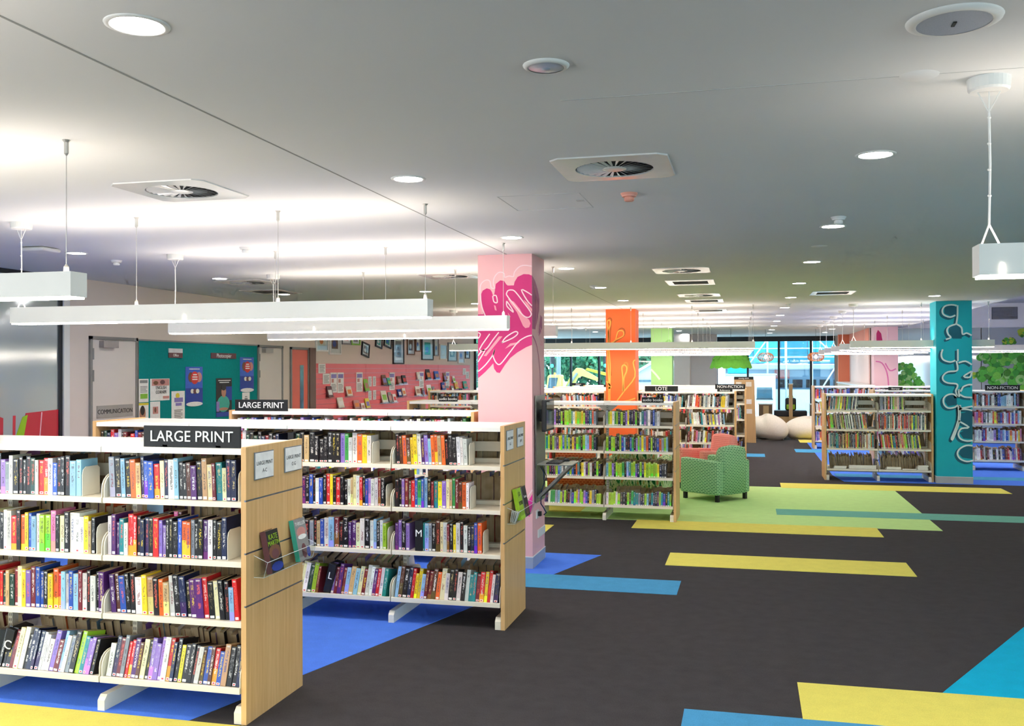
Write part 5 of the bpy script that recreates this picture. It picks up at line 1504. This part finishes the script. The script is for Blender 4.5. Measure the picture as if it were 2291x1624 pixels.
part('beacon', MB().lathe([(0, .1), (.05, .08), (.06, 0)], 10, (-.8, -.2, 1.78)), PRINT['orange'], ex)
part('boom', MB().prism([(-.45, 1.0), (-.4, 1.25), (-.1, 1.85), (.1, 2.08), (.35, 2.06), (1.1, 1.62), (1.15, 1.45), (.35, 1.72), (.15, 1.62), (-.2, .9)], .15, .38, 'y'), M_EX, ex, bevel=.02)
part('stick', MB().prism([(.5, 1.98), (.58, 2.08), (1.9, 1.75), (1.9, 1.6)], .17, .36, 'y'), paint('stick_yellow', '#a8962c', .5, .08, 3), ex)
part('ram', MB().tube([(-.3, .1, 1.2), (.15, .1, 1.85)], .05, 8), MAT['galvanised'], ex)
# gabled shed
gh = thing('gabled_shed', 'white gabled shed outside behind the orange pillar', 'shed', (-4.2, 46, -.12))
M_WSH = paint('shed_white', '#b4bac0', .8, .05, 2)
part('walls', MB().box(-1.6, 1.6, 0, 4, 0, 1.5), M_WSH, gh)
part('roof', MB().prism([(-1.8, 1.5), (0.1, 2.62), (1.8, 1.5), (1.7, 1.42), (.1, 2.48), (-1.7, 1.42)], -.2, 4.2, 'y'), paint('shed_roof', '#c0c6cc', .8, .05, 2), gh)
part('gable', MB().prism([(-1.6, 1.5), (.1, 2.5), (1.6, 1.5)], 0, .05, 'y'), M_WSH, gh)
part('fascia', MB().box(-1.7, 1.7, -.06, 0, 1.42, 1.5), paint('shed_trim', '#4d6878', .7, .05, 2), gh)
# building with scaffolding
bd = thing('office_block', 'teal glazed office block outside behind scaffolding', 'building', (3.4, 47.5, -.12))
part('wall', MB().box(-4.5, 6, 0, 5, 0, 7), paint('block_blue', '#6f8ea8', .7, .08, 1), bd)
for k in range(8):
    for j in range(3):
        part('glass_panel', MB().box(-4.4 + 1.25 * k, -3.2 + 1.25 * k, -.05, 0, 2.3 + 1.15 * j, 3.4 + 1.15 * j), paint('teal_glazing_%d' % ((k + j) % 3), ('#2c8ea2', '#3ba3b4', '#257d95')[(k + j) % 3], .25, .15, 2), bd)
part('ledge', MB().box(-4.6, 6.1, -.3, 0, 2.02, 2.22), paint('ledge_pale', '#a3b0bc', .7, .05, 2), bd)
for k in range(9):
    part('window', MB().box(-2.6 + .62 * k, -2.15 + .62 * k, -.03, 0, 1.12, 1.5), M_DARK, bd)
for k, h in ((0, '#a45a5a'), (3, '#8f6a78')):
    part('coloured_panel', MB().box(-2.2 + k * .9, -1.5 + k * .9, -.04, 0, 1.55, 1.98), paint('panel_' + h[1:], h, .7, .05, 2), bd)
part('lean_to', MB().box(-3, 6, -1.4, -.4, 0, 1.05), paint('hoarding_white', '#c4ced4', .8, .05, 1), bd)
sc_ = thing('scaffolding', 'white tube scaffolding in front of the office block', 'scaffolding', (2.2, 45.6, -.12))
M_SCA = paint('scaffold_tube', '#c4ced4', .4, .05, 4, .5, .3)
for x in (-1.35, -.52, .62, 1.75, 2.9):
    part('standard', MB().tube([(x, 0, 0), (x, 0, 5.5)], .04, 8), M_SCA, sc_, True)
    part('standard', MB().tube([(x, 1.2, 0), (x, 1.2, 5.5)], .03, 8), M_SCA, sc_, True)
for z in (2.2, 2.55, 2.95, 3.6):
    part('ledger', MB().tube([(-2.2, 0, z), (3.2, 0, z)], .028, 8), M_SCA, sc_, True)
for a, b in (((-1.35, 3.4), (-2.2, 2.2)), ((.62, 3.6), (1.3, 2.9)), ((1.75, 2.3), (.9, .9))):
    part('brace', MB().tube([(a[0], -.05, a[1]), (b[0], -.05, b[1])], .035, 8), M_SCA, sc_, True)
part('platform', MB().box(-2.2, 3.2, 0, 1.2, 1.98, 2.03), paint('platform_board', '#6f7a82', .8, .1, 3), sc_)
cb = thing('site_cabin', 'white site cabin with a dark window outside', 'cabin', (.1, 43.6, -.12))
part('walls', MB().box(-1.1, 1.05, 0, 1.7, 0, 1.74), paint('cabin_white', '#c4ccd2', .7, .04, 2), cb)
part('roof', MB().box(-1.15, 1.1, -.05, 1.75, 1.74, 1.8), MAT['ledge_pale'], cb)
part('window', MB().box(.25, .9, -.03, 0, .7, 1.2), paint('cabin_window', '#33505f', .2, .2, 3), cb)
part('window_sill', MB().box(.22, .93, -.06, 0, .66, .7), M_DARK, cb)
tk = thing('water_tank', 'turquoise tank on top of the site cabin', 'tank', (-.5, 44.2, 1.68))
part('body', MB().box(-.42, .42, -.3, .3, 0, .36), paint('tank_turquoise', '#139aa0', .5, .1, 6), tk, bevel=.04)
for x in (-.28, 0, .28):
    part('rib', MB().box(x - .02, x + .02, -.315, .315, .02, .34), MAT['tank_turquoise'], tk)
